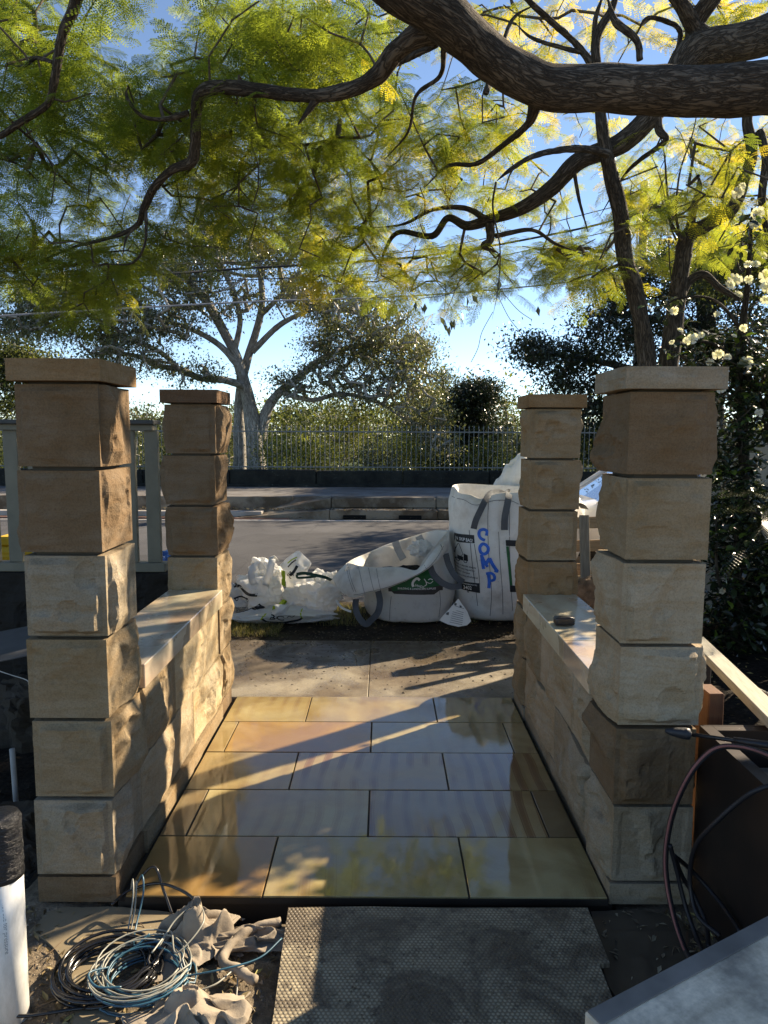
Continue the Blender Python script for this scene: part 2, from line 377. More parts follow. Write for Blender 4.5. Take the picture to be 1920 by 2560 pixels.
def asphalt():
    n = NT('asphalt', .85, .3); wp = n.wpos(); a = n.noise(.5, 5, .6, wp); b = n.noise(120, 3, .8, wp)
    c = n.ramp(a, [(.35, (.040, .040, .043)), (.65, (.066, .066, .069))]); pt = n.math('MULTIPLY', n.voro(.55, wp, out='Color'), 1.0); c = n.mix(1, c, n.ramp(pt, [(.3, .82), (.7, 1.12)]), 'MULTIPLY'); cr_ = n.voro(1.1, n.mix(.25, wp, n.noise(3, 4, .6, wp)), 'DISTANCE_TO_EDGE'); c = n.mix(n.ramp(cr_, [(.0, .55), (.012, 0.)]), c, (.02, .02, .02)); n.set('Base Color', n.mix(1, c, n.ramp(b, [(.3, .55), (.7, 1.6)]), 'MULTIPLY'))
    n.set('Normal', n.bump(b, .5, .006)); return n.m
mb = MB(); mb.box(-60, 60, 6.98, 14.62, -.3, -.10); tag(mb.build('road', asphalt()), kind='structure')
CONC = conc_mat('old_kerb_concrete', (.30, .28, .25), False, .7); DARKC = conc_mat('mossy_kerb', (.24, .205, .155), False, .95)
mb = MB(); mb.box(-60, 60, 6.86, 6.98, -.3, -.02, .01); mb.box(-60, 60, 6.985, 7.25, -.12, -.094)
tag(mb.build('near_kerb', CONC), kind='structure')
mb = MB(); mb.box(-60, 60, 14.5, 14.66, -.2, -.088); mb.box(-60, -2.6, 14.9, 15.15, -.1, .05, .01)   # gutter strip
tag(mb.build('gutter', conc_mat('pale_gutter_concrete', (.42, .40, .37), False, .4)), kind='structure')
mb = MB(); mb.box(-60, 60, 15.75, 19.1, -.2, .30); tag(mb.build('far_pavement', conc_mat('asphalt_pavement', (.17, .16, .15), False, .6)), kind='structure')
mb = MB(); mb.box(-60, -2.0, 14.66, 15.74, -.2, -.06); mb.box(-60, -3.2, 14.67, 14.89, -.059, -.05)
tag(mb.build('crossing', conc_mat('red_brick_crossing', (.24, .13, .095), False, .5)), kind='structure')
# stepped stone kerb with drain mouths
ke = empty('drainage_kerb', 'old two-step concrete kerb island with four dark drain mouths across the road', 'kerb', loc=(0, 15, 0))
ke.location = (0, 0, 0)
mb = MB()
for x0, x1 in ((-1.15, 1.13), (1.14, 3.3), (3.31, 5.6), (5.61, 8), (8.01, 12)):
    mb.box(x0, x1, 14.78, 15.35, -.1, .10, .02)
    mb.box(x0, x1, 15.28, 15.73, .09, .325, .03)
mb.build('step', DARKC, ke)
mb = MB()                                                       # tapered end
P0 = [(-1.16, 14.78, -.1), (-1.16, 15.73, -.1), (-1.16, 15.73, .325), (-1.16, 15.28, .31), (-1.16, 15.28, .10), (-1.16, 14.78, .10)]
P1 = [(-3.1, 14.72, -.1), (-2.2, 15.73, -.1), (-2.0, 15.73, .30), (-2.3, 15.5, .12), (-2.6, 15.2, .02), (-3.1, 14.72, -.06)]
mb.add(P0 + P1, [(0, 1, 2, 3, 4, 5), (11, 10, 9, 8, 7, 6)] + [(i, i + 6, (i + 1) % 6 + 6, (i + 1) % 6) for i in range(6)]); mb.build('tapered_end', DARKC, ke)
for x in (-.62, .55, 1.85, 3.05, 4.6, 6.2):
    m = MB(); m.box(x - .24, x + .24, 14.765, 14.785, -.085, .0); m.build('drain_mouth', plain('drain_dark', (.004, .004, .004), .9), ke)
mb = MB(); mb.box(-60, -2.02, 15.60, 15.745, -.1, .31, .02); tag(mb.build('far_kerb', DARKC), kind='structure')

# ---- low dark stone wall with the iron railing on it
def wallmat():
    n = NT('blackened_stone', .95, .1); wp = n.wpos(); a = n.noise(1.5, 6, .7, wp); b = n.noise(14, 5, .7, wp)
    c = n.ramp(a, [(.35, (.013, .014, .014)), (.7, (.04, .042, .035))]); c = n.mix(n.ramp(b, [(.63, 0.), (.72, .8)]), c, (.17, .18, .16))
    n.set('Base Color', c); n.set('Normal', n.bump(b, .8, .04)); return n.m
fw = empty('boundary_wall', 'low blackened stone wall under the iron railing across the road', 'wall')
for k, x in enumerate(np.arange(-34, 30, 2.3)):
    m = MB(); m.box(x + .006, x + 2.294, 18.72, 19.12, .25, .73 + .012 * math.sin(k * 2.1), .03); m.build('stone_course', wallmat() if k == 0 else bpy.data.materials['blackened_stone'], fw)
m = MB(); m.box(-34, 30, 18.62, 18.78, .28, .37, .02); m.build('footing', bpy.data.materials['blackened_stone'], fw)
fe = empty('iron_railing', 'grey iron spear-topped railing on the low dark wall', 'fence')
m = MB(); m.box(-34, 30, 18.9, 18.93, 1.74, 1.775); m.box(-34, 30, 18.9, 18.93, .80, .83); m.build('rail', IRON, fe)
def bar_mb(m, x):
    m.tube([(x, 18.915, .70), (x, 18.915, 1.86)], .0095, 5); m.tube([(x, 18.915, 1.84), (x, 18.915, 1.87), (x, 18.915, 1.94)], [.008, .019, .001], 4)
proto = None; rest = MB()
for k, x in enumerate(np.arange(-30, 28, .128)):
    if -5.6 < x < 7.0:
        if proto is None: m = MB(); bar_mb(m, 0); proto = m.build('bar', IRON, fe); proto.location.x = x
        else: o = proto.copy(); COL.objects.link(o); o.parent = fe; o.location.x = x
    else: bar_mb(rest, x)
r = rest.build('bars', IRON, fe); r['kind'] = 'stuff'

# ---- park behind, falling away, to the horizon
X, Y = np.meshgrid(np.linspace(-900, 900, 90), np.concatenate([np.linspace(19.0, 60, 40), np.linspace(62, 2200, 60)]), indexing='ij')
Z = .2 - np.clip((Y - 19) / 8, 0, 1) * 2.2 + .4 * fbm(np.stack([X, Y, X * 0], -1), .05, 3, 4) * np.clip((Y - 24) / 30, 0, 1) - np.clip((Y - 60) / 200, 0, 1) * 6
ii = np.arange(X.size).reshape(X.shape)
me = mesh_np('park_ground', np.stack([X, Y, Z], -1).reshape(-1, 3), np.stack([ii[:-1, :-1], ii[1:, :-1], ii[1:, 1:], ii[:-1, 1:]], -1).reshape(-1, 4), True)
me.materials.append(plain('park_grass', (.045, .065, .02), .95, .1, var=.5, sc=.3)); tag(link('park_ground', me), kind='structure')
m = MB(); m.box(-700, 700, -700, -5.01, -.5, -.12); tag(m.build('rear_ground', SOIL), kind='structure')
for sx in (-1, 1):
    m = MB(); m.box(min(9.01 * sx, 700 * sx), max(9.01 * sx, 700 * sx), -5, 6.85, -.5, -.07); tag(m.build('side_ground', GSOIL), kind='structure')
# ================================================================ STONEWORK
def facets(v, w, amp, seed, k=9, rough=.5):
    r = np.random.default_rng(seed); h = np.full(v.shape, 9.0)
    for i in range(6):
        cv, cw = r.uniform(-.8, .8), r.uniform(-.8, .8); h = np.minimum(h, r.uniform(.75, 1.2) + r.normal(0, .55) * (v - cv) + r.normal(0, .45) * (w - cw))
    for i in range(2):
        cv, cw = r.uniform(-.7, .7), r.uniform(-.7, .7); h = h - .5 * np.clip(1 - np.hypot((v - cv) * r.uniform(1.5, 5), (w - cw) * r.uniform(1.5, 4)), 0, 1) ** .5 * (r.random() < .8)
    p = np.stack([v * 1.0, w * 1.0, v * 0 + seed * 3.7], -1)
    warp = noise(p, 1.3, seed) * .5
    h = h + .14 * noise(p + warp[..., None], 1.6, seed + 5) - .35 * np.clip(noise(p, 3.1, seed + 8) - .45, 0, 1) * 2
    h = h + .045 * fbm(p, 6, 3, seed + 3) * rough * 2 + .015 * noise(p, 24, seed + 4)
    sx_, sz_ = r.uniform(-.3, .5), r.uniform(-.2, .4); h = h + .22 * (.5 - np.abs(noise(np.stack([v * .8 + w * sx_, w * .8 - v * sz_, v * 0 + seed * 1.3], -1), 1.9, seed + 9)))
    return np.clip(h, -.12, 1.7) * amp
def block(mb, x0, x1, y0, y1, z0, z1, amps, seed, res=.0085, margin=.02, wfall=.5, marg=None):
    """rock-faced block: amps = dict of face -> bulge height; a drafted margin runs up the vertical arrises"""
    d = np.array([x1 - x0, y1 - y0, z1 - z0]); c = np.array([x0 + x1, y0 + y1, z0 + z1]) / 2
    n = [max(4, min(48, int(s / res))) for s in d]
    def disp(U):
        out = U * d / 2
        for k, (ax, sg) in {'-x': (0, -1), '+x': (0, 1), '-y': (1, -1), '+y': (1, 1)}.items():
            am = amps.get(k, 0)
            if am <= 0: continue
            ov = 1 if ax == 0 else 0; v, ww = U[..., ov], U[..., 2]
            mg = (marg or {}).get(k, margin)
            ev = (1 - np.abs(v)) * d[ov] / 2; ew = (1 - np.abs(ww)) * d[2] / 2
            jig = .006 * noise(np.stack([v, ww, v * 0 + seed], -1), 4, seed + 1)
            fv = np.clip((ev - mg + jig) / .014, 0, 1); fv = fv * fv * (3 - 2 * fv)
            wf = wfall if not isinstance(wfall, dict) else wfall[k]
            fw_ = wf + (1 - wf) * np.clip((ew - (mg * .55 if wf == 0 else 0) + jig) / (.016 if wf == 0 else .05), 0, 1)
            H = facets(v * d[ov] * 3.3, ww * d[2] * 3.3, am, seed * 10 + ax * 3 + (sg > 0)) * fv * fw_
            rp = np.clip((U[..., ax] * sg - .3) / .7, 0, 1) ** 2
            out[..., ax] += sg * rp * H
        return out + c
    for ax in range(3):
        a, b = [i for i in range(3) if i != ax]
        A, B = np.meshgrid(np.linspace(-1, 1, n[a] + 1), np.linspace(-1, 1, n[b] + 1), indexing='ij')
        for sg in (-1, 1):
            U = np.zeros(A.shape + (3,)); U[..., a] = A; U[..., b] = B; U[..., ax] = sg
            g = disp(U)
            if (sg > 0) == (ax == 1): g = g[::-1]
            mb.grid(g)
def col(o, c): o.color = (*c, 1); return o
SC = {'tan': (.30, .245, .165), 'brown': (.195, .145, .095), 'pale': (.40, .345, .255), 'grey': (.32, .285, .22), 'gold': (.27, .19, .11), 'dark': (.13, .085, .055), 'cream': (.46, .40, .28)}
SC = {k_: tuple(q_ * (.97 if k_ != 'dark' else 1.1) * f_ for q_, f_ in zip(v_, (1.0, .96, .94))) for k_, v_ in SC.items()}
ZJ = [.072, .373, .672, .975, 1.277, 1.577, 1.873]
def pillar(label, x0, x1, y0, y1, cols, capc, inner, zoff, seed, rough_front, capov):
    o = empty('stone_pillar', label, 'pillar', 'rock-faced sandstone gate pillars', loc=((x0 + x1) / 2, (y0 + y1) / 2, 0))
    loc = Vector(o.location)
    def fin(mb, nm, c, i=0):
        for q in mb.v: q -= np.array(loc)
        return col(mb.build(nm, STONE, o, smooth=False), c)
    outer = '-x' if inner == '+x' else '+x'
    m = MB(); m.box(x0 + .034, x1 - .034, y0 + .034, y1 - .03, .0, ZJ[-1] + zoff + .02)
    for q in m.v: q -= np.array(loc)
    m.build('mortar_core', MORTAR, o)
    m = MB(); block(m, x0 - .004, x1 + (.0 if inner == '+x' else .004), y0 - .004, y1, -.03, ZJ[0] + zoff - .004, {'-y': .008}, seed + 90, .014, wfall=0); fin(m, 'plinth', SC['grey'] if inner == '-x' else SC['brown'])
    for i in range(6):
        sh = [.004, -.003, .002, -.004, .003, -.002][(i + seed) % 6]; r = rough_front[i]
        m = MB(); block(m, x0 + sh, x1 + sh, y0 + sh * .5, y1, ZJ[i] + zoff + .006, ZJ[i + 1] + zoff - .008,
              {'-y': r, inner: .050, outer: .036, '+y': .04}, seed * 13 + i, margin=.017, wfall={'-y': .0, inner: .4, outer: .4, '+y': .4, '+x': .4, '-x': .4}, marg={'-y': .018})
        fin(m, 'block', SC[cols[i]])
    m = MB(); zc = ZJ[-1] + zoff + .002
    block(m, x0 - capov, x1 + (.022 if inner == '+x' else capov), y0 - .026, y1 + .03, zc, zc + .074, {'-y': .014, inner: .016, outer: .012, '+y': .01}, seed * 31 + 7, .009, margin=.012, wfall=.4)
    fin(m, 'cap', SC[capc]); return o
rf1 = [.046, .026, .022, .042, .018, .022]; rf2 = [.050, .052, .046, .042, .024, .020]; rf3 = [.03, .03, .040, .022, .020, .024]; rf4 = [.044, .044, .048, .048, .048, .048]
pillar('front left sandstone pillar beside the white drain pipe, its path side sunlit', -1.270, -.985, 2.45, 2.75, ['grey', 'tan', 'tan', 'grey', 'brown', 'brown'], 'gold', '+x', 0, 3, rf1, .012)
pillar('back left sandstone pillar with a dark brown cap, its lowest courses hidden by the wall', -1.278, -.985, 4.13, 4.43, ['tan', 'tan', 'tan', 'brown', 'brown', 'brown'], 'dark', '+x', 0, 5, rf3, .014)
pillar('front right sandstone pillar in full shade beside the black steel planter', .845, 1.135, 2.45, 2.75, ['grey', 'brown', 'pale', 'pale', 'tan', 'brown'], 'grey', '-x', -.018, 8, rf2, .028)
pillar('back right sandstone pillar with a golden cap in front of the tall full bag', .853, 1.143, 4.13, 4.43, ['tan', 'tan', 'gold', 'tan', 'tan', 'tan'], 'gold', '-x', -.018, 12, rf4, .022)

CAPS = NT('honed_coping', .45, .5)
def coping_mat():
    n = CAPS; wp = n.wpos(); oc = n.n('ObjectInfo').outputs['Color']
    b = n.noise(2.2, 5, .6, n.co('Object', (3, .7, 3)), .6); c = n.mix(n.ramp(b, [(.4, 0.), (.62, .8)]), oc, n.mix(1, oc, (.74, .58, .52), 'MULTIPLY'))
    f = n.noise(200, 3, .6, wp); n.set('Base Color', n.mix(1, c, n.ramp(f, [(.3, .88), (.7, 1.06)]), 'MULTIPLY'))
    wet = n.ramp(n.noise(3.5, 4, .5, wp), [(.45, .5), (.6, .12)]); n.set('Roughness', wet); n.set('Coat Weight', .4); n.set('Coat Roughness', .1)
    n.set('Normal', n.bump(f, .2, .001)); return n.m
coping_mat()
def wall(label, side, blocks, seed, x_in, zoff, cj):
    # x_in inner face; side -1 left, +1 right
    o = empty('dwarf_wall', label, 'wall', 'dwarf walls between the pillars')
    inner = '+x' if side < 0 else '-x'; xo = x_in + side * .27
    X0, X1 = min(x_in, xo), max(x_in, xo)
    m = MB(); m.box(X0 + .03, X1 - .03, 2.76, 4.12, -.05, .66 + zoff); m.build('mortar_core', MORTAR, o)
    m = MB(); block(m, X0 + (.0 if side > 0 else 0), X1 + (.018 if side < 0 else 0) , 2.755, 4.128, -.06, .066, {inner: .012}, seed + 5, .016, margin=.0)
    col(m.build('plinth', STONE, o), SC['tan'] if side < 0 else SC['grey'])
    for i, (y0, y1, z0, z1, c) in enumerate(blocks):
        m = MB(); block(m, X0, X1, y0 + .003, y1 - .003, z0 + zoff + .003, z1 + zoff - .003, {inner: .040 if side < 0 else .058, '-x' if side < 0 else '+x': .03}, seed * 7 + i, .0085, margin=.006, wfall=.40)
        col(m.build('block', STONE, o), SC[c])
    ys = [2.752] + cj + [4.128]
    a, b = (x_in - side * .03, x_in + side * .285); a, b = min(a, b), max(a, b)
    for i in range(len(ys) - 1):
        m = MB(); m.box(a, b, ys[i] + .0015, ys[i + 1] - .0015, .676 + zoff, .775 + zoff, .003)
        q = m.build('coping_slab', CAPS.m, o); q.color = (*[(.50, .43, .32), (.50, .44, .30)][i % 2], 1)
    return o
wall('low rock-faced sandstone wall on the sunlit left side of the path with pale coping', -1, [(2.755, 3.55, .07, .37, 'pale'), (3.55, 4.13, .07, .37, 'cream'), (2.755, 3.25, .37, .67, 'tan'), (3.25, 4.13, .37, .67, 'cream')], 21, -.99, 0, [3.6])
wall('low rock-faced sandstone wall on the shaded right side carrying the black rubber block', 1, [(2.755, 3.4, .07, .37, 'grey'), (3.4, 4.13, .07, .37, 'pale'), (2.755, 3.1, .37, .67, 'pale'), (3.1, 3.75, .37, .67, 'pale'), (3.75, 4.13, .37, .67, 'tan')], 27, .86, -.018, [3.17])
# black rubber float on the right coping
m = MB(); U, V_ = np.meshgrid(np.linspace(0, 2 * np.pi, 24, endpoint=False), np.linspace(-1, 1, 9), indexing='ij')
se = lambda t, e: np.sign(t) * np.abs(t) ** e
k = (1 - np.abs(V_) ** 5) ** .25
A = np.stack([.897 + .05 * se(np.cos(U), .35) * k, 3.43 + .028 * se(np.sin(U), .35) * k, .757 + .025 + .024 * V_], -1)
A[..., 2] += .003 * noise(A, 60, 2); m.grid(A, close_u=True); m.f += [tuple(j for j in range(0, A.size // 3, 9)), tuple(range(8, A.size // 3, 9))[::-1]]; m.m += [0, 0]
tag(m.build('rubber_block', BLACKP, smooth=True), 'small black rubber sanding block lying on the right wall coping', 'sanding block')

# ================================================================ BUILDING-SITE THINGS IN FRONT
def mat_board():
    n = NT('dimpled_drain_board', .6, .4); oc = n.co('Object')
    s1 = n.n('Mapping'); n.t.links.new(oc, s1.inputs[0]); s1.inputs['Scale'].default_value = (70, 40.4, 0)
    s2 = n.n('Mapping'); n.t.links.new(oc, s2.inputs[0]); s2.inputs['Scale'].default_value = (70, 40.4, 0); s2.inputs['Location'].default_value = (.5, .5, 0)
    def dots(v):
        fr = n.n('VectorMath', operation='FRACTION'); n.t.links.new(v, fr.inputs[0]); sb = n.n('VectorMath', operation='SUBTRACT'); n.t.links.new(fr.outputs[0], sb.inputs[0]); sb.inputs[1].default_value = (.5, .5, 0)
        ml = n.n('VectorMath', operation='MULTIPLY'); n.t.links.new(sb.outputs[0], ml.inputs[0]); ml.inputs[1].default_value = (1, 1.732, 0)
        ln = n.n('VectorMath', operation='LENGTH'); n.t.links.new(ml.outputs[0], ln.inputs[0]); return ln.outputs['Value']
    d = n.math('MINIMUM', dots(s1.outputs[0]), dots(s2.outputs[0])); dm = n.ramp(d, [(.22, 1.), (.42, 0.)])
    wp = n.wpos(); dirt = n.noise(4.2, 7, .66, wp, .8); d2 = n.noise(22, 5, .7, wp)
    c = n.mix(n.math('MULTIPLY', dm, n.ramp(n.noise(6, 5, .7, wp), [(.35, .5), (.6, 1.)])), (.19, .155, .105), (.38, .335, .235)); c = n.mix(n.ramp(dirt, [(.43, 0.), (.58, .9)]), c, (.085, .065, .044))
    c = n.mix(n.ramp(d2, [(.52, 0.), (.68, .85)]), c, (.065, .05, .036)); n.set('Base Color', c)
    n.set('Roughness', n.ramp(dirt, [(.45, .9), (.62, .5)])); n.set('Normal', n.bump(n.math('ADD', dm, n.math('MULTIPLY', d2, 1.2)), .6, .004)); return n.m
poly = [(-.338, 2.372), (-.05, 2.380), (.2, 2.374), (.741, 2.378), (.736, 2.11), (.70, 2.105), (.70, 1.93), (.74, 1.90), (.75, .7), (-.30, .7), (-.312, 1.6), (-.318, 1.9), (-.33, 2.15)]
m = MB(); n_ = len(poly); m.add([(x, y, .004) for x, y in poly] + [(x, y, -.012) for x, y in poly], [tuple(range(n_))[::-1], tuple(range(n_, 2 * n_))] + [(i, (i + 1) % n_, (i + 1) % n_ + n_, i + n_) for i in range(n_)])
tag(m.build('drainage_board', mat_board()), 'muddy grey dimpled board laid on the ground before the paved path', 'board')
m = MB(); m.box(-.27, .68, .8, 2.33, -.14, -.0125); tag(m.build('board_packer', SOIL), kind='structure')
m = MB()                                                        # mud crumbs on the board, one layer of stuff
def crumbs(n, fx, sz, hz, seed):
    r = np.random.default_rng(seed); V = []; Fs = []; base = np.array([(1,0,0),(-1,0,0),(0,1,0),(0,-1,0),(0,0,1),(0,0,-1)], float); ff = np.array([(0,2,4),(2,1,4),(1,3,4),(3,0,4),(2,0,5),(1,2,5),(3,1,5),(0,3,5)])
    pts = fx(r, n); n = len(pts); s = r.uniform(sz[0], sz[1], n) ; v = base[None] * r.uniform(.5, 1.3, (n, 6, 1)) * s[:, None, None]; v[..., 2] *= hz
    a = r.uniform(0, 6.28, n); ca, sa = np.cos(a)[:, None], np.sin(a)[:, None]; v = np.stack([v[..., 0] * ca - v[..., 1] * sa, v[..., 0] * sa + v[..., 1] * ca, v[..., 2]], -1)
    V = (v + pts[:, None]).reshape(-1, 3); Fq = (ff[None] + np.arange(n)[:, None, None] * 6).reshape(-1, 3)
    return mesh_np('crumbs', V, Fq)
def on_board(r, n):
    c = np.array([(.0, 2.1), (-.15, 2.2), (.35, 2.05), (.05, 1.98), (.5, 2.2)])[r.integers(0, 5, n)]; p = c + r.normal(0, .1, (n, 2)); k = (p[:, 0] > -.3) & (p[:, 0] < .69) & (p[:, 1] < 2.36)
    return np.column_stack([p[k], np.full(k.sum(), .006)])
me = crumbs(900, on_board, (.0012, .005), .6, 4); me.materials.append(SOIL); tag(link('mud_crumbs', me), kind='stuff')
def on_site(r, n):
    x = np.concatenate([r.uniform(-2.4, -.34, n // 2), r.uniform(.75, 1.7, n // 4)]); y = r.uniform(1.5, 2.42, len(x)); return np.column_stack([x, y, gz(x, y) + .001])
me = crumbs(5200, on_site, (.0015, .010), .6, 5); me.materials.append(plain('gravel', (.20, .17, .13), .9, var=.6, sc=90)); tag(link('gravel', me), kind='stuff')
def on_foot(r, n):
    x = r.uniform(-1.6, 2, n); y = 4.5 + 1.5 * r.beta(1.6, 1.0, n); return np.column_stack([x, y, np.full(n, -.006) + .0])
me = crumbs(1500, on_foot, (.002, .011), .5, 6); me.materials.append(plain('footpath_grit', (.10, .085, .07), .9, var=.6, sc=90)); tag(link('grit', me), kind='stuff')
# leaf litter
def litter(name, n, fx, sz, stops, seed):
    r = np.random.default_rng(seed); p = fx(r, n); n = len(p); a = r.uniform(0, 6.28, n); L = r.uniform(*sz, n); W = L * r.uniform(.25, .5, n)
    u = np.stack([np.cos(a), np.sin(a), r.normal(0, .25, n)], -1); v = np.stack([-np.sin(a), np.cos(a), r.normal(0, .3, n)], -1)
    V = np.stack([p - u * L[:, None], p + v * W[:, None] + [0, 0, .003], p + u * L[:, None], p - v * W[:, None] + [0, 0, .003]], 1)
    me = mesh_np(name, V.reshape(-1, 3), np.arange(n * 4).reshape(n, 4), False, r.uniform(0, 1, n)); me.materials.append(M_leaf(name + '_mat', stops, .15, .7, .2)); return tag(link(name, me), kind='stuff')
def f1(r, n):
    x = np.concatenate([r.uniform(-2.5, -.36, n // 3), r.uniform(.76, 1.5, n // 6), r.uniform(1.3, 5, n // 2)]); y = np.concatenate([r.uniform(1.5, 2.42, n // 3), r.uniform(1.6, 2.42, n // 6), r.uniform(2.7, 6.5, n // 2)])
    return np.column_stack([x, y, gz(x, y) + .006])
litter('leaf_litter', 4200, f1, (.008, .024), [(0, (.08, .055, .03)), (.5, (.22, .16, .08)), (.85, (.36, .29, .16)), (1, (.42, .38, .14))], 9)
def f3(r, n):
    return np.column_stack([r.uniform(.76, 1.1, n), r.uniform(1.95, 2.42, n), np.full(n, -.036)])
litter('floating_leaves', 60, f3, (.006, .018), [(0, (.12, .09, .06)), (1, (.32, .28, .20))], 19)
def f2(r, n):
    x = r.uniform(-4.6, -1.3, n); y = r.uniform(2.5, 4.6, n); return np.column_stack([x, y, gz(x, y) + .006])
litter('mulch', 2600, f2, (.008, .03), [(0, (.010, .009, .008)), (.7, (.04, .03, .022)), (1, (.12, .09, .06))], 10)
# puddles
def puddle(pts, z, mat, nm='puddle'):
    q = spline(pts + pts[:1], 6)[:-1]; q = q + .012 * np.stack([noise(np.column_stack([q, q[:, :1] * 0]), 9, 1), noise(np.column_stack([q, q[:, :1] * 0]), 9, 2)], -1)
    mb = MB(); mb.add([(x, y, z) for x, y in q] + [(x, y, z - .03) for x, y in q], [tuple(range(len(q)))] + [(i, i + len(q), (i + 1) % len(q) + len(q), (i + 1) % len(q)) for i in range(len(q))]); return tag(mb.build(nm, mat), kind='structure')
MUDW = plain('muddy_water', (.24, .195, .13), .06, .6, var=.12, sc=3); DKW = plain('dark_muddy_water', (.075, .06, .045), .05, .6, sc=3)
puddle([(-1.30, 2.44), (-.92, 2.43), (-.72, 2.36), (-.74, 2.22), (-.90, 2.16), (-.98, 2.06), (-1.06, 2.16), (-1.20, 2.28), (-1.33, 2.34)], -.043, MUDW)
puddle([(-.93, 1.98), (-.83, 2.0), (-.80, 1.9), (-.9, 1.87)], -.045, MUDW)
puddle([(.76, 2.42), (1.0, 2.42), (1.12, 2.3), (1.1, 2.12), (.98, 1.95), (.8, 1.9), (.72, 2.1), (.75, 2.3)], -.040, DKW)

# ---- white drain pipe with black tape, thin conduit
PVC = NT('grubby_pvc', .35, .5); f = PVC.noise(9, 5, .7, PVC.co('Object', (3, 3, 1))); PVC.set('Base Color', PVC.ramp(f, [(.35, (.60, .60, .56)), (.62, (.80, .80, .77))])); PVC = PVC.m
pc = G(4, 2490, -.05); pc = np.array([-1.128, 1.96, 0])
pe = empty('drain_pipe', 'upright white plastic drain pipe with black tape wrapped round its top', 'pipe', loc=tuple(pc - [0, 0, .045]))
m = MB(); m.tube([(0, 0, -.1), (.004, 0, .25), (.006, 0, .46)], .054, 40); m.build('pipe', PVC, pe, True)
m = MB(); zz = np.linspace(.44, .632, 14); m.tube([(.006, 0, z) for z in zz], [.0565 + .0012 * math.sin(i * 2.3) for i in range(13)] + [.050], 40, bump=.02, seed=3)
tp = NT('black_tape', .28, .6); b = tp.noise(22, 5, .7, tp.co('Object', (1, 1, 3)), 1.5); tp.set('Base Color', (.012, .012, .013)); tp.set('Normal', tp.bump(b, .9, .01)); m.build('tape', tp.m, pe, True)
V_, Fs = text_np('do not use for pressure', .017)
ang = 5.15 + V_[:, 1] / .0545; m = MB(); m.add(np.stack([.0548 * np.cos(ang) + .003, .0548 * np.sin(ang), .415 - V_[:, 0] * 1.15], -1), Fs); m.build('lettering', plain('pipe_ink', (.25, .27, .27), .6), pe)
m = MB(); b0 = G(38, 2045, -.2); b0 = P(42, 2030, 3.25); t0 = P(30, 1872, 3.25); d = (t0 - b0); q = m.tube([b0 - d * .35, b0, t0], .0125, 16); o = m.build('conduit', plain('grey_conduit', (.30, .29, .27), .5), smooth=True)
tag(o, 'thin grey conduit sticking up out of dark soil behind the drain pipe', 'conduit')

# ---- coiled cables
def coil(name, label, c, r0, turns, col_, thick, seed, tails, tilt=.2, rr=(.8, 1.12), height=.05, mats=None):
    o = empty(name, label, 'cable', 'electrical cables by the left pillar', loc=(c[0], c[1], -.05)); r = np.random.default_rng(seed); pts = []
    n = 28
    for t in range(turns * n):
        a = t / n * 2 * np.pi; k = t // n; R = r0 * (rr[0] + (rr[1] - rr[0]) * (.5 + .5 * math.sin(k * 2.4 + .7 * math.sin(a * .31)))) * (1 + .05 * math.sin(a * 1.37 + k))
        pts.append((R * math.cos(a) * 1.06 + .010 * math.sin(k * 3.1), R * math.sin(a) * .95 + .010 * math.cos(k * 1.7), .012 + thick + height * (.5 + .5 * math.sin(k * 1.9 + a * .5)) + tilt * .02 * math.sin(a)))
    m = MB(); m.tube(pts, thick, 6); m.build('coil', col_, o, True)
    for tl in tails:
        m = MB(); m.tube(spline(np.array(tl) - np.array([c[0], c[1], -.05]), 10), thick, 6); m.build('tail', col_, o, True)
    return o
BLK = plain('black_cable', (.010, .010, .011), .22, .6); WHT = plain('white_cable', (.24, .24, .205), .4, .5); BLU = plain('blue_cable', (.02, .085, .13), .4, .5)
e0 = (-.925, 2.43, .03)
coil('cable_coil', 'glossy black cable coiled in loops on the ground, leftmost of the coils', (-.885, 2.105), .140, 9, BLK, .0055, 2, [[(-.74, 2.10, 0), (-.70, 2.22, .02), (-.66, 2.33, .05), (-.80, 2.42, .06), e0, (-.97, 2.36, .02)], [(-.9, 1.96, -.03), (-1.1, 1.93, -.03), (-1.14, 2.02, -.03)], [e0, (-.85, 2.46, .10), (-.80, 2.42, .03), (-.76, 2.38, -.03)]], height=.035)
coil('cable_coil', 'thin white cable coiled loosely over the blue one', (-.765, 2.085), .138, 8, WHT, .0028, 3, [[e0, (-.905, 2.40, .09), (-.885, 2.34, .05), (-.875, 2.25, -.02), (-.83, 2.17, .02)], [(-.915, 2.43, .03), (-.89, 2.395, .085), (-.875, 2.33, .03), (-.86, 2.24, -.02), (-.80, 2.2, .02)],
     [(-.73, 2.14, .03), (-.70, 2.23, .06), (-.64, 2.28, .08), (-.60, 2.2, .07), (-.66, 2.1, .04), (-.71, 2.2, .04), (-.74, 2.1, .04)], [(-.6, 2.0, -.02), (-.52, 2.03, -.01), (-.47, 2.1, -.02), (-.45, 2.0, -.04), (-.44, 1.9, -.04)]], height=.06)
coil('cable_coil', 'thin blue cable coiled beside the black one with a tail under the cloth', (-.755, 2.07), .135, 8, BLU, .0032, 4, [[(-.91, 2.43, .03), (-.875, 2.41, .10), (-.855, 2.36, .06), (-.85, 2.26, .0), (-.82, 2.17, .01), (-.78, 2.2, .03)], [(-.62, 2.05, .0), (-.5, 2.07, .01), (-.40, 2.13, -.0), (-.34, 2.22, .0)], [(-.86, 2.05, .03), (-.9, 2.0, .05), (-.86, 1.96, .04), (-.79, 1.97, .03)]], rr=(.74, 1.1), height=.05)
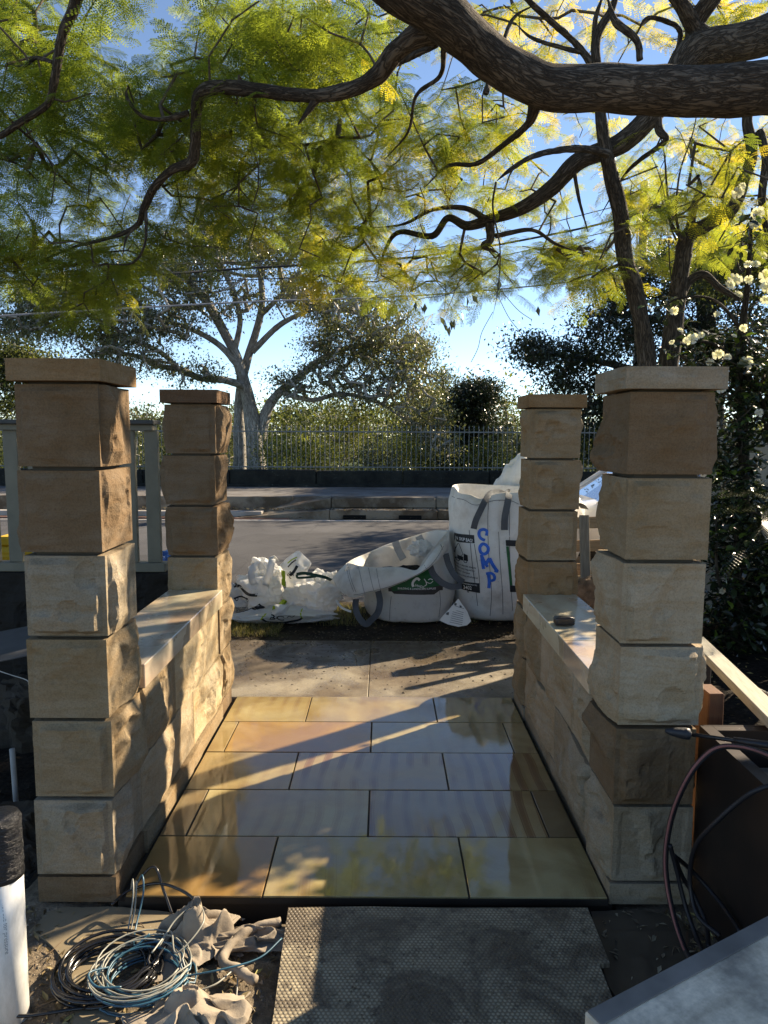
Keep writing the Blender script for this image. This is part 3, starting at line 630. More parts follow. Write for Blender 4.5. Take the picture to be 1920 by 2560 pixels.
# ---- grey filter cloth, crumpled
CLOTH = NT('filter_cloth', .95, .1); f = CLOTH.noise(60, 5, .7); f2_ = CLOTH.noise(5, 4, .6); CLOTH.set('Base Color', CLOTH.mix(CLOTH.ramp(f2_, [(.4, 0.), (.65, .8)]), (.33, .28, .22), (.16, .13, .10))); CLOTH.set('Normal', CLOTH.bump(f, .6, .004)); CLOTH = CLOTH.m
def cloth(label, c, sx, sy, h, seed, rot=0, ridge=1.0):
    n = 70; U, V_ = np.meshgrid(np.linspace(-1, 1, n), np.linspace(-1, 1, n), indexing='ij'); p = np.stack([U * 1.3, V_ * 1.3, U * 0 + seed], -1)
    wv = 1 - np.abs(fbm(p, 1.3, 2, seed)) * 1.9; e = 1 - np.clip(np.maximum(np.abs(U), np.abs(V_)) ** 3, 0, 1)
    zz_ = h * (.35 + .65 * np.clip(wv, 0, 1) ** 1.1 * ridge) * np.clip(1 - (U ** 2 + V_ ** 2) * .75, 0, 1) + .005 * np.abs(fbm(p, 3, 2, seed + 2)) + .004
    rr_ = 1 + .25 * noise(p, 1.8, seed + 4); ca, sa = math.cos(rot), math.sin(rot)
    x, y = U * sx * rr_, V_ * sy * rr_
    # gather the sheet into folds
    x = x + .03 * noise(p, 3.2, seed + 6); y = y + .03 * noise(p, 3.2, seed + 7)
    X = c[0] + x * ca - y * sa; Y = c[1] + x * sa + y * ca
    m = MB(); m.grid(np.stack([X, Y, gz(X, Y) * .2 - .038 + zz_], -1)); o = m.build('filter_cloth', CLOTH, smooth=True)
    return tag(o, label, 'cloth', 'scraps of grey filter cloth')
cloth('dusty grey filter cloth heaped in a peak beside the paved path', (-.64, 2.27), .14, .12, .13, 3, .4, 1.3)
cloth('long flat scrap of grey filter cloth reaching to the dimpled board', (-.46, 2.26), .20, .055, .05, 8, .12)
cloth('rounded fold of grey filter cloth in front of the cable coils', (-.58, 1.90), .17, .09, .10, 14, .1)
m = MB()
for q in ([(-.36, 2.33), (-.44, 2.30), (-.50, 2.24), (-.52, 2.14), (-.46, 2.10), (-.40, 2.06)],):
    m.tube(spline([(x, y, -.02) for x, y in q], 8), .016, 10, bump=.35, seed=5)
tag(m.build('filter_cloth', CLOTH, smooth=True), 'twisted rope-like strip of grey filter cloth beside the board edge', 'cloth', 'scraps of grey filter cloth')
# twigs
m = MB(); r = np.random.default_rng(5)
for i in range(46):
    x, y = (r.uniform(-1.9, -.4), r.uniform(1.85, 2.4)) if i < 26 else ((r.uniform(.8, 1.25), r.uniform(1.8, 2.4)) if i < 32 else (r.uniform(1.4, 3.5), r.uniform(3, 6)))
    a = r.uniform(0, 6.28); L = r.uniform(.03, .14); m.tube(spline([(x, y, gz(x, y) + .006), (x + L * .5 * math.cos(a), y + L * .5 * math.sin(a), gz(x, y) + .018), (x + L * math.cos(a + .4), y + L * math.sin(a + .4), gz(x, y) + .008)], 4), r.uniform(.0008, .002), 5)
o = m.build('twigs', plain('twig_wood', (.16, .11, .07), .9)); tag(o, kind='stuff')

# ---- right: steel planter, hose, lance, beam, post, foreground slab
def steel():
    n = NT('dark_steel', .42, .5); f = n.noise(3, 5, .6); n.set('Base Color', n.ramp(f, [(.4, (.020, .015, .014)), (.7, (.045, .028, .022))])); n.set('Metallic', .35); n.set('Normal', n.bump(n.noise(120, 2), .08, .002)); return n.m
ST = steel(); pl = empty('steel_planter', 'dark open-topped steel planter box beside the front right pillar', 'planter')
X0, X1, Y0, Y1, ZT = 1.165, 2.1, .9, 2.50, .64
m = MB(); m.box(X0, X0 + .006, Y0, Y1, -.1, ZT); m.box(X0 + .006, X1, Y1 - .006, Y1, -.1, ZT); m.box(X1 - .006, X1, Y0, Y1 - .006, -.1, ZT); m.box(X0 + .006, X1 - .006, Y0, Y0 + .006, -.1, ZT)
m.box(X0 + .0062, X0 + .045, Y0 + .01, Y1 - .0062, ZT - .006, ZT - .001); m.box(X0 + .046, X1 - .01, Y1 - .045, Y1 - .0062, ZT - .006, ZT - .001); m.build('shell', ST, pl)
m = MB(); m.box(X0 + .01, X1 - .01, Y0 + .01, Y1 - .05, 0.0, ZT - .14); m.build('fill', plain('dusty_fill', (.18, .16, .13), .9, var=.4, sc=12, bump=.5), pl)
def S_(pts, r, sides=10, mb=None): m = mb or MB(); m.tube(spline([P(*p) for p in pts], 12), r, sides); return m
ho = empty('pressure_hose', 'looped black pressure hose with a faded red stripe leaning on the planter', 'hose')
hp = [(1990, 1930, 2.0), (1920, 1889, 2.1), (1850, 1868, 2.17), (1790, 1872, 2.22), (1740, 1915, 2.24), (1700, 1985, 2.26), (1675, 2060, 2.27), (1664, 2140, 2.26), (1668, 2210, 2.24), (1684, 2290, 2.2), (1703, 2350, 2.15), (1724, 2395, 2.08), (1760, 2440, 2.0)]
m = MB(); H = spline([P(*p) for p in hp], 14); m.tube(H, .0095, 14)
m.build('hose', plain('black_hose', (.016, .015, .017), .45), ho, True)
m = MB(); off = np.array([-.0055, -.006, .0045]); m.tube(H[:-20] + off, .0042, 8); m.build('stripe', plain('faded_red_rubber', (.22, .085, .075), .6), ho, True)
for q in ([(1675, 2112, 2.25), (1690, 2170, 2.25), (1712, 2260, 2.22), (1740, 2340, 2.15), (1762, 2390, 2.05)], [(1684, 2138, 2.26), (1722, 2170, 2.3), (1765, 2215, 2.28), (1810, 2270, 2.2), (1850, 2330, 2.1)], [(1686, 2140, 2.26), (1705, 2190, 2.27), (1735, 2240, 2.26), (1765, 2310, 2.2), (1772, 2370, 2.1)],
          [(1990, 1950, 2.0), (1900, 1972, 2.02), (1840, 2010, 2.06), (1775, 2070, 2.1), (1742, 2110, 2.15), (1727, 2160, 2.2), (1726, 2220, 2.2), (1745, 2290, 2.15), (1800, 2340, 2.08)]):
    m = S_(q, .0075); m.build('loop', bpy.data.materials['black_hose'], ho, True)
la = empty('spray_lance', 'black pressure washer lance with a bulbous nozzle lying over the planter rim', 'spray lance')
n0, n1 = P(1663, 1827, 2.36), P(1728, 1836, 2.34); e1 = P(1925, 1864, 2.22); e2 = e1 + (e1 - n1) * .5
m = MB(); k = lambda t: n0 + (n1 - n0) * t; m.tube([k(t) for t in (0, .08, .3, .55, .8, .93, 1.0)], [.006, .0095, .0145, .018, .0205, .019, .009], 18); m.build('nozzle', plain('worn_black_plastic', (.02, .021, .025), .5, .4, bump=.3), la, True)
m = MB(); m.tube([k(.98), e1, e2], .0072, 10); m.build('tube', BLACKP, la, True)
m = MB(); m.tube([n1 + (e1 - n1) * .55, e1, e2], [.0115, .0145, .015], 12); m.build('grip', BLACKP, la, True)
GW = M_wood('weathered_timber', (.28, .26, .20), (.42, .39, .31)); RW = M_wood('red_timber', (.09, .04, .022), (.15, .07, .035)); PW = M_wood('pallet_timber', (.30, .19, .10), (.48, .33, .19))
def beam(name, a, b, w_, h_, mat, label, cat, group=None, roll=0.0, parent=None, bev=.003):
    m4 = frame_to(a, b, roll); L = (Vector(b) - Vector(a)).length; m = MB(); m.box(0, L, -w_ / 2, w_ / 2, -h_ / 2, h_ / 2, bev); o = m.build(name, mat, parent); o.matrix_world = m4
    if parent is None: tag(o, label, cat, group)
    return o
a, b = P(1738, 1600, 3.62), P(1902, 1762, 2.62); b2 = b + (b - a) * .45
beam('timber_beam', a, b2, .085, .04, GW, 'long weathered grey timber beam resting on the planter rim, dappled with sun', 'timber')
m4 = frame_to(P(1776, 1812, 2.64) - [0, 0, .9], P(1776, 1722, 2.64)); m = MB(); L = (Vector(P(1776, 1722, 2.64)) - Vector(P(1776, 1812, 2.64) - [0, 0, .9])).length; m.box(0, L, -.055, .055, -.03, .03, .004)
o = m.build('timber_post', RW); o.matrix_world = m4; tag(o, 'short red-brown timber post standing between the pillar and the beam', 'post')
m = MB(); m.box(a[0] - .07, a[0] + .09, a[1] - .02, a[1] + .14, -.1, a[2] - .02, .01); tag(m.build('timber_stack', M_wood('old_dark_timber', (.03, .024, .018), (.06, .045, .035))), 'dark timber block under the far end of the weathered beam', 'timber block')
o = beam('stake', P(1858, 1708, 3.4), P(2000, 1775, 3.05), .02, .02, GW, 'thin pale stake lying on the soil behind the weathered beam', 'stake')
# foreground slab of sheet material, near camera
A_ = np.array([.388, 1.243]); B_ = np.array([.886, 1.517]); ux = (B_ - A_) / np.linalg.norm(B_ - A_); uy = np.array([ux[1], -ux[0]])
sl = empty('work_table', 'pale dusty stone slab on trestle legs filling the near right corner', 'work table')
def slabmat():
    n = NT('dusty_grey_slab', .85, .12); wp = n.co(); a_ = n.noise(4, 6, .65, wp); b_ = n.noise(70, 5, .7, wp); wv = n.noise(2.5, 5, .6, n.co('Object', (1, 5, 1)), .8)
    c = n.ramp(wv, [(.35, (.60, .49, .36)), (.6, (.80, .67, .51))]); c = n.mix(n.ramp(a_, [(.5, 0.), (.7, .7)]), c, (.14, .125, .11)); n.set('Base Color', n.mix(1, c, n.ramp(b_, [(.3, .8), (.7, 1.1)]), 'MULTIPLY')); n.set('Normal', n.bump(b_, .25, .002)); return n.m
m4 = Matrix(((ux[0], -uy[0], 0, A_[0]), (ux[1], -uy[1], 0, A_[1]), (0, 0, 1, .6), (0, 0, 0, 1)))
sm = slabmat(); m = MB(); m.box(0, 1.5, -.9, 0, -.03, 0, .004); o = m.build('slab', sm, sl); o.matrix_world = m4
m = MB(); m.box(.004, 1.496, -.042, -.004, .0, .0035, .001); o = m.build('edge_strip', plain('dark_edge', (.15, .135, .12), .8, var=.3), sl); o.matrix_world = m4  # darker strip along the slab edge
for u, v in ((.25, -.2), (1.25, -.2), (.25, -.75), (1.25, -.75)):
    m = MB(); m.box(u - .03, u + .03, v - .03, v + .03, -.7, -.0305, .003); o = m.build('leg', GW, sl); o.matrix_world = m4
# ================================================================ TREES AND PLANTS
LEAFJ = M_leaf('feathery_leaf', [(0, (.072, .100, .022)), (.3, (.125, .155, .030)), (.55, (.19, .20, .034)), (.75, (.31, .25, .038)), (1, (.42, .31, .06))], .6, .5, .3, 2.3)
LEAFF = M_leaf('fig_leaf', [(0, (.035, .044, .024)), (.6, (.088, .10, .050)), (1, (.21, .215, .11))], .3, .3, .6)
LEAFD = M_leaf('dark_leaf', [(0, (.008, .016, .009)), (.6, (.020, .032, .015)), (1, (.04, .055, .02))], .12, .35, .5)
LEAFB = M_leaf('bush_leaf', [(0, (.020, .028, .012)), (.5, (.060, .072, .028)), (1, (.24, .25, .055))], .4, .5, .3)
LEAFC = M_leaf('camellia_leaf', [(0, (.010, .018, .010)), (.7, (.026, .042, .018)), (.93, (.05, .09, .02)), (1, (.14, .22, .03))], .12, .22, .7)
PETAL = M_leaf('white_petal', [(0, (.75, .73, .66)), (1, (.85, .84, .78))], .4, .5, .2, 1.0)
BARKJ = M_bark('furrowed_bark', (.060, .049, .039), (.135, .112, .088), 12)
BARKF = M_bark('pale_fig_bark', (.24, .225, .20), (.46, .44, .40), 5)
BARKD = M_bark('dark_bark', (.03, .026, .02), (.08, .07, .055), 8)

def rots(r, n, dirs=None, spread=.5):
    """n rotation matrices; X column follows dirs"""
    X = r.normal(0, 1, (n, 3)) if dirs is None else dirs + r.normal(0, spread, (n, 3))
    X /= np.linalg.norm(X, axis=1)[:, None]; Z = np.array([0, 0, 1.]) + r.normal(0, .35, (n, 3)); Y = np.cross(Z, X); Y /= np.linalg.norm(Y, axis=1)[:, None] + 1e-9
    return np.stack([X, Y, np.cross(X, Y)], -1)
def inst(T, Fq, pos, R, sc):
    V = np.einsum('nij,mj->nmi', R, T) * sc[:, None, None] + pos[:, None]
    return V.reshape(-1, 3), (Fq[None] + np.arange(len(pos))[:, None, None] * len(T)).reshape(-1, Fq.shape[1])
def frond_template(seed, npin=11, nl=6):
    r = np.random.default_rng(seed); V = []; Fs = []
    def quad(a, b, c, d): Fs.append(tuple(range(len(V), len(V) + 4))); V.extend([a, b, c, d])
    def rach(t): return np.array([t, .04 * math.sin(3 * t), -.16 * t * t])
    for i in range(6):
        a, b = rach(i / 6), rach((i + 1) / 6); wv = np.array([0, .006, 0]); quad(a - wv, a + wv, b + wv, b - wv)
    for i in range(npin):
        t = .16 + .84 * i / (npin - 1); o = rach(t); L = .30 * math.sin(math.pi * (.20 + .70 * (t - .16) / .84)) ** .8
        for s in (-1, 1):
            ang = rad(68 - 28 * (t - .16)) + r.normal(0, .08); d = np.array([math.cos(ang), s * math.sin(ang), -.22 + r.normal(0, .10)]); d /= np.linalg.norm(d); LL = L * r.uniform(.85, 1.1)
            sd_ = np.cross(d, [0, 0, 1]); sd_ /= np.linalg.norm(sd_)
            for j in range(nl):
                u = (j + .35) / nl; q = o + d * LL * u - np.array([0, 0, .05 * u * u]); ll = .036 * (1.1 - .35 * u); ww = LL / nl * .42
                for s2 in (-1, 1):
                    e = q + (sd_ * s2 + d * .35) * ll; mid = (q + e) / 2
                    quad(q, mid + d * ww, e, mid - d * ww)
    return np.array(V), np.array(Fs)
FR = [frond_template(s) for s in (1, 2, 3)]
def fronds(name, pos, dirs, size, tint, mat, parent, seed, spread=.35):
    r = np.random.default_rng(seed); Vs = []; Fs = []; Ts = []; n0 = 0; k = r.integers(0, 3, len(pos))
    for q in range(3):
        s = k == q; n = s.sum()
        if not n: continue
        V, Fq = inst(*FR[q], pos[s], rots(r, n, dirs[s], spread), size[s]); Vs.append(V); Fs.append(Fq + n0); n0 += len(V)
        Ts.append(np.clip(np.repeat(tint[s], len(FR[q][1])) + r.normal(0, .04, n * len(FR[q][1])), 0, 1))
    me = mesh_np(name, np.concatenate(Vs), np.concatenate(Fs), False, np.concatenate(Ts)); return link(name, me, parent, mat)
LT = np.array([(0, 0, 0), (.45, .26, .06), (1, 0, -.10), (.45, -.26, .06)], float); LF = np.array([(0, 1, 2, 3)])
LT2 = np.array([(0, 0, 0), (.3, .22, .05), (.7, .19, .03), (1, 0, -.12), (.3, -.22, .05), (.7, -.19, .03), (.35, 0, 0), (.7, 0, -.03)], float); LF2 = np.array([(0, 1, 6, 4), (1, 2, 7, 6), (6, 7, 5, 4), (2, 3, 5, 7)])
def leaves(name, pos, size, tint, mat, parent, seed, dirs=None, spread=.6, big=False, flat=None):
    r = np.random.default_rng(seed); n = len(pos); R = rots(r, n, dirs, spread)
    V, Fq = inst(LT2 if big else LT, LF2 if big else LF, pos, R, size); me = mesh_np(name, V, Fq, False, np.repeat(np.clip(tint, 0, 1), 4 if big else 1)); return link(name, me, parent, mat)
def grow(nodes, targets, step=.3, jit=.05, sag=.0, seed=0):
    """nodes (N,3): existing limbs. Joins every target to the nearest node. Returns pts, parent index, first new index."""
    r = np.random.default_rng(seed); pts = [tuple(p) for p in nodes]; par = [-1] * len(pts); A = np.zeros((len(pts) + len(targets) * 40, 3)); A[:len(pts)] = nodes; n = len(pts)
    d0 = np.array([np.min(np.linalg.norm(nodes - t, axis=1)) for t in targets]); tips = np.zeros(len(targets), int)
    for ti in np.argsort(d0):
        t = targets[ti]; d = np.linalg.norm(A[:n] - t, axis=1); j = int(np.argmin(d)); L = d[j]; k = max(1, min(30, int(L / step))); a = A[j].copy(); pv = j
        off = r.normal(0, L * .10, 3)
        for q in range(1, k + 1):
            u = q / k; p = a * (1 - u) + t * u + off * math.sin(math.pi * u) + (r.normal(0, jit, 3) if q < k else 0); p = p + np.array([0, 0, sag * L * math.sin(math.pi * u)])
            A[n] = p; par.append(pv); pv = n; n += 1
        tips[ti] = pv
    return A[:n].copy(), np.array(par), tips
def twig_mesh(name, A, par, n0, tips, mat, parent, rmin=.003, k=.0016, sides=4, expo=.5, rmax=.05, smooth=True):
    n = len(A); cnt = np.zeros(n); np.add.at(cnt, tips, 1)
    for i in range(n - 1, n0 - 1, -1):
        if par[i] >= 0: cnt[par[i]] += cnt[i]
    R = np.clip(rmin + k * cnt ** expo, rmin, rmax); ch = np.arange(n0, n); a, b = A[par[ch]], A[ch]; rb = R[ch]; pr = par[ch]; ra = np.where(pr >= n0, np.minimum(R[pr], rb * 1.5), rb * 1.2)
    d = b - a; L = np.linalg.norm(d, axis=1)[:, None] + 1e-9; d = d / L; b = b + d * rb[:, None] * .5
    up = np.where(np.abs(d[:, 2:3]) < .9, [[0, 0, 1.]], [[1., 0, 0]]); N = np.cross(d, up); N /= np.linalg.norm(N, axis=1)[:, None]; B = np.cross(d, N)
    an = np.arange(sides) / sides * 2 * np.pi; ring = np.cos(an)[None, :, None] * N[:, None] + np.sin(an)[None, :, None] * B[:, None]
    V = np.concatenate([a[:, None] + ring * ra[:, None, None], b[:, None] + ring * rb[:, None, None]], 1); j = np.arange(sides)
    f = np.stack([j, (j + 1) % sides, (j + 1) % sides + sides, j + sides], -1); Fq = (f[None] + np.arange(len(ch))[:, None, None] * 2 * sides).reshape(-1, 4)
    return link(name, mesh_np(name, V.reshape(-1, 3), Fq, smooth), parent, mat)
def limb_pts(spec):                                             # spec rows px,py,depth,radius
    q = np.array([[*P(a, b, c), d] for a, b, c, d in spec]); return spline(q, 8)
def limbs(name, specs, mat, parent, sides=16, bump=.10, seed=0):
    m = MB(); nodes = []
    for i, s in enumerate(specs):
        q = limb_pts(s) if len(s[0]) == 4 and s[0][0] is not None else s
        m.tube(q[:, :3], q[:, 3], sides, bump=bump, seed=seed + i); nodes.append(q[:, :3])
    o = m.build(name, mat, parent, True); return o, np.concatenate(nodes)

# ---------------- the feathery tree overhead
jt = empty('feathery_leaved_tree', 'huge spreading tree with feathery yellow-green leaves and a thick furrowed limb overhead', 'tree')
JL = [
 # the great limb from the right, bending up and left out of the frame
 [(2500, 330, 3.9, .215), (2150, 235, 3.85, .19), (1920, 222, 3.8, .160), (1700, 225, 3.8, .148), (1500, 222, 3.75, .138), (1360, 215, 3.7, .128), (1250, 160, 3.6, .120), (1170, 90, 3.5, .118), (1110, 40, 3.4, .122), (1010, -20, 3.3, .11), (900, -90, 3.2, .09), (700, -260, 3.0, .07), (400, -420, 2.8, .04)],
 # branch leaving it down to the left
 [(1120, 60, 3.45, .10), (1050, 85, 3.5, .072), (990, 130, 3.6, .060), (940, 190, 3.7, .055), (870, 225, 3.8, .050), (780, 240, 3.9, .046), (640, 226, 4.0, .045), (540, 218, 4.1, .044), (497, 240, 4.2, .043), (490, 300, 4.3, .040), (488, 370, 4.4, .038), (478, 405, 4.45, .038), (430, 425, 4.5, .034), (385, 470, 4.6, .030), (360, 520, 4.7, .030), (345, 560, 4.8, .022), (290, 590, 4.9, .017), (180, 620, 5.1, .012), (40, 680, 5.4, .007)],
 [(470, 283, 4.25, .022), (410, 298, 4.3, .016), (355, 290, 4.3, .013), (318, 245, 4.3, .011), (320, 215, 4.3, .006)],
 [(355, 555, 4.8, .014), (318, 590, 4.8, .010), (306, 642, 4.8, .008)],
 [(365, 530, 4.7, .014), (362, 610, 4.7, .010), (330, 658, 4.75, .009), (262, 660, 4.8, .005)],
 [(790, 250, 3.9, .026), (772, 275, 3.9, .020), (745, 312, 3.9, .014)],
 # second heavy limb from upper right, crossing under the great limb
 [(2400, -120, 5.4, .24), (2050, 40, 5.4, .20), (1880, 100, 5.4, .175), (1750, 125, 5.4, .16), (1700, 165, 5.4, .14), (1650, 260, 5.4, .115), (1560, 355, 5.5, .10), (1450, 400, 5.6, .092), (1380, 470, 5.7, .085), (1300, 522, 5.8, .075), (1235, 545, 5.9, .062), (1170, 565, 6.0, .05), (1120, 545, 6.1, .04), (1080, 590, 6.1, .038), (1000, 580, 6.2, .03), (965, 620, 6.3, .022), (940, 700, 6.4, .012)],
 [(1760, 110, 5.4, .13), (1740, 60, 5.4, .09), (1790, -20, 5.3, .085), (1850, -120, 5.2, .07)], [(1740, 80, 5.4, .08), (1700, 10, 5.3, .065), (1640, -60, 5.2, .05)],
 [(1215, 548, 5.9, .035), (1160, 520, 6.0, .025), (1080, 525, 6.1, .02), (1010, 560, 6.2, .014), (930, 570, 6.3, .010)],
 [(1225, 560, 5.9, .045), (1225, 600, 5.9, .04), (1210, 615, 5.9, .03), (1245, 632, 5.9, .014)],
 [(1240, 590, 5.9, .025), (1330, 575, 6.0, .02), (1390, 610, 6.0, .015), (1470, 640, 6.1, .01)],
 # broken dead branch and thin crossing limbs
 [(1520, 385, 5.3, .040), (1470, 372, 5.25, .032), (1400, 375, 5.2, .028), (1330, 392, 5.15, .022), (1275, 425, 5.1, .018), (1242, 452, 5.1, .010)],
 [(1345, 225, 3.72, .05), (1332, 285, 3.85, .034), (1310, 320, 4.0, .024), (1255, 365, 4.4, .020), (1190, 410, 4.7, .018), (1120, 415, 4.9, .013), (1060, 470, 5.0, .008)],
 [(1240, 455, 5.1, .010), (1232, 520, 5.1, .008), (1250, 620, 5.1, .006), (1245, 720, 5.1, .004), (1230, 800, 5.1, .002)],
 [(1435, 425, 5.6, .017), (1448, 500, 5.6, .016), (1470, 580, 5.6, .012)],
 [(1090, 110, 3.6, .022), (1040, 135, 3.8, .022), (985, 165, 4.0, .018), (960, 200, 4.2, .010)],
 [(1110, 120, 3.6, .018), (1100, 190, 3.9, .015), (1040, 240, 4.2, .012), (1020, 330, 4.5, .009), (960, 400, 4.8, .006)],
 [(1480, 160, 5.9, .04), (1440, 110, 5.9, .032), (1380, 55, 5.8, .030), (1320, 0, 5.7, .026), (1270, -60, 5.6, .024)],
 [(1450, 130, 5.9, .024), (1400, 118, 5.9, .020), (1330, 95, 5.9, .016), (1290, 60, 5.9, .010)],
 [(1490, 160, 5.9, .03), (1487, 60, 5.8, .026), (1510, -20, 5.7, .024)], [(1600, 150, 5.0, .028), (1590, 100, 5.0, .028), (1540, 55, 5.0, .030), (1520, 0, 5.0, .028)],
 [(1680, 160, 5.5, .02), (1700, 100, 5.5, .022), (1690, 65, 5.5, .022), (1620, 45, 5.5, .018), (1590, 90, 5.5, .010)],
 [(1215, 230, 4.6, .024), (1245, 150, 5.4, .022), (1280, 50, 5.6, .016), (1340, 10, 5.6, .012)],
 [(1640, 270, 5.4, .05), (1648, 325, 5.4, .038), (1664, 352, 5.4, .026), (1600, 400, 5.6, .020), (1560, 440, 5.8, .014), (1500, 540, 5.9, .007)],
 # upper left limb
 [(205, -60, 3.6, .038), (185, 20, 3.7, .034), (155, 90, 3.8, .030), (138, 190, 3.9, .026), (118, 260, 4.0, .024), (60, 300, 4.1, .021), (-20, 350, 4.2, .020), (-200, 420, 4.2, .014)],
 [(130, 155, 3.9, .012), (90, 145, 4.0, .012), (60, 165, 4.1, .009), (18, 160, 4.2, .008)], [(-20, 5, 4.4, .014), (40, 40, 4.5, .014), (75, 62, 4.6, .010), (78, 100, 4.7, .006)],
 [(-30, 240, 4.4, .014), (30, 305, 4.5, .010), (100, 370, 4.7, .009), (170, 460, 4.9, .008), (250, 495, 5.1, .004)], [(-20, 390, 4.6, .010), (60, 420, 4.8, .007), (130, 495, 5, .004)],
 [(850, 345, 5.2, .012), (770, 362, 5.2, .014), (720, 360, 5.1, .014), (660, 365, 5.1, .010), (580, 330, 5.1, .007)],
]
for i_, q_ in enumerate(JL):
    kk = .78 if i_ < 2 else (.72 if i_ in (6, 7, 8) else .8)
    JL[i_] = [(a_, b_, c_, d_ * kk * (.3 if j_ == len(q_) - 1 else 1)) for j_, (a_, b_, c_, d_) in enumerate(q_)]
_, jn = limbs('limb', JL, BARKJ, jt, 20, .15, 40)
m = MB(); gx, gy, _z = P(2500, 330, 3.9); m.tube(spline([(gx + .9, gy - .6, -.2, .46), (gx + .75, gy - .55, .8, .36), (gx + .6, gy - .4, 2.0, .33), (gx + .25, gy - .1, _z - .25, .27), (gx, gy, _z, .215)], 8)[:, :3], spline([[.46], [.36], [.33], [.27], [.215]], 8)[:, 0], 24, bump=.12, seed=2)
hx, hy, hz = P(2400, -120, 5.4); q = spline([(gx + .6, gy - .4, 2.0, .30), (hx + .2, hy - .9, 3.2, .27), (hx, hy, hz, .24)], 8); m.tube(q[:, :3], q[:, 3], 20, bump=.12, seed=6); m.build('trunk', BARKJ, jt, True)
# foliage regions: px, py, rx, ry, depth range, clusters, yellow, droop
JF = [
 (80, 120, 190, 170, 4, 6, 62, .22), (60, 330, 150, 130, 4.2, 6.5, 34, .18), (130, 480, 200, 120, 4.5, 7, 46, .25), (90, 640, 200, 75, 4.6, 7, 70, .30), (260, 660, 130, 60, 5, 7, 26, .3), (200, 745, 110, 45, 5, 6.5, 16, .32),
 (470, 240, 230, 110, 4.2, 6.5, 72, .28), (330, 330, 130, 70, 4.5, 6.5, 26, .25), (560, 330, 190, 90, 4.5, 7, 50, .36), (640, 120, 170, 100, 4, 6.5, 46, .38), (780, 70, 170, 90, 4, 6, 40, .42), (880, 200, 130, 110, 4.5, 7, 30, .35),
 (640, 450, 210, 100, 4.8, 7.5, 56, .42), (420, 560, 160, 70, 5, 7, 24, .42), (820, 400, 150, 110, 5, 7.5, 44, .42), (740, 560, 180, 90, 5.2, 8, 46, .55), (880, 640, 120, 90, 5.5, 8, 36, .72), (960, 500, 120, 110, 5.5, 8, 28, .66), (480, 480, 120, 60, 5, 6.5, 16, .55),
 (1060, 300, 120, 120, 4.8, 7.5, 30, .55), (1200, 300, 110, 60, 5, 7, 18, .62), (1150, 440, 130, 90, 5.5, 8, 28, .58), (1330, 480, 110, 80, 6, 8.5, 18, .68), (1130, 660, 140, 70, 6, 8, 32, .58), (1300, 650, 150, 60, 6, 8, 36, .50), (1440, 650, 100, 50, 6, 8, 22, .55), (1080, 740, 60, 40, 6, 8, 5, .6), (1000, 730, 60, 60, 6, 8, 8, .7),
 (1300, 60, 220, 90, 6, 9, 20, .85), (1600, 80, 200, 90, 6, 9, 14, .85), (1820, 60, 120, 60, 6, 9, 10, .8), (1480, 330, 100, 60, 6.5, 9, 8, .8), (1580, 440, 100, 80, 6.5, 9, 14, .7), (1760, 420, 130, 110, 6, 9, 40, .80), (1860, 360, 80, 80, 6, 8.5, 16, .85), (1700, 580, 170, 80, 6.5, 9.5, 44, .55), (1600, 520, 100, 60, 6.5, 9, 22, .68), (1850, 540, 100, 80, 6.5, 9, 22, .6),
 (1050, 50, 160, 70, 5, 8, 18, .7), (300, -150, 700, 130, 3.2, 6, 36, .35), (-250, 300, 220, 500, 4, 7, 44, .25), (2150, 300, 180, 350, 6, 10, 24, .7), (1300, -300, 800, 250, 4, 8, 46, .6)]
r = np.random.default_rng(21); T = []; yl = []
for (cx_, cy_, rx, ry, d0, d1, n_, yv) in JF:
    n_ = max(4, int(n_ * .72))
    a = r.uniform(0, 6.283, n_); q = np.sqrt(r.uniform(0, 1, n_)) * (1 + .12 * r.normal(0, 1, n_))
    for i in range(n_):
        T.append(P(cx_ + rx * q[i] * math.cos(a[i]), cy_ + ry * q[i] * math.sin(a[i]), r.uniform(d0, d1))); yl.append(yv)
def clears(p):
    t = (p[0] + .985) / sd.x; y, z = p[1] - sd.y * t, p[2] - sd.z * t; t2 = p[2] / sd.z; x0, y0 = p[0] - sd.x * t2, p[1] - sd.y * t2
    return not ((2.2 < y < 4.6 and -.3 < z < 1.75) or (-1.3 < x0 < 0 and 2.9 < y0 < 4.7) or (-1.5 < x0 < -.3 and 1.5 < y0 < 2.5))
for i, p in enumerate(T):
    dv = (p - [0, 0, CAM_H]) / p[1]
    for k_ in range(14):
        if clears(p): break
        if i % 13 == 0: break
        p = np.array([0, 0, CAM_H]) + dv * r.uniform(4.6, 12.5)
    T[i] = p
T = np.array(T); yl = np.array(yl); k = (T[:, 2] > 2.35); T = T[k]; yl = yl[k]
A, par, tips = grow(jn, T, .13, .016, .05, 5)
twig_mesh('twigs', A, par, len(jn), tips, BARKJ, jt, .0024, .0020, 5, .5, .018)
nf = r.integers(6, 10, len(T)); pos = np.repeat(T, nf, 0) + r.normal(0, .075, (nf.sum(), 3)) * [1, 1, .6]; az = r.uniform(0, 6.283, nf.sum())
dirs = np.stack([np.cos(az), np.sin(az), r.uniform(-.55, .15, nf.sum())], -1); sz = r.uniform(.18, .34, nf.sum())
ti = np.clip(np.repeat(yl * .76, nf) + np.repeat(r.normal(0, .13, len(T)), nf) + r.normal(0, .06, nf.sum()), 0, 1)
fronds('crown', pos, dirs, sz, ti, LEAFJ, jt, 77)
print('fronds', nf.sum())

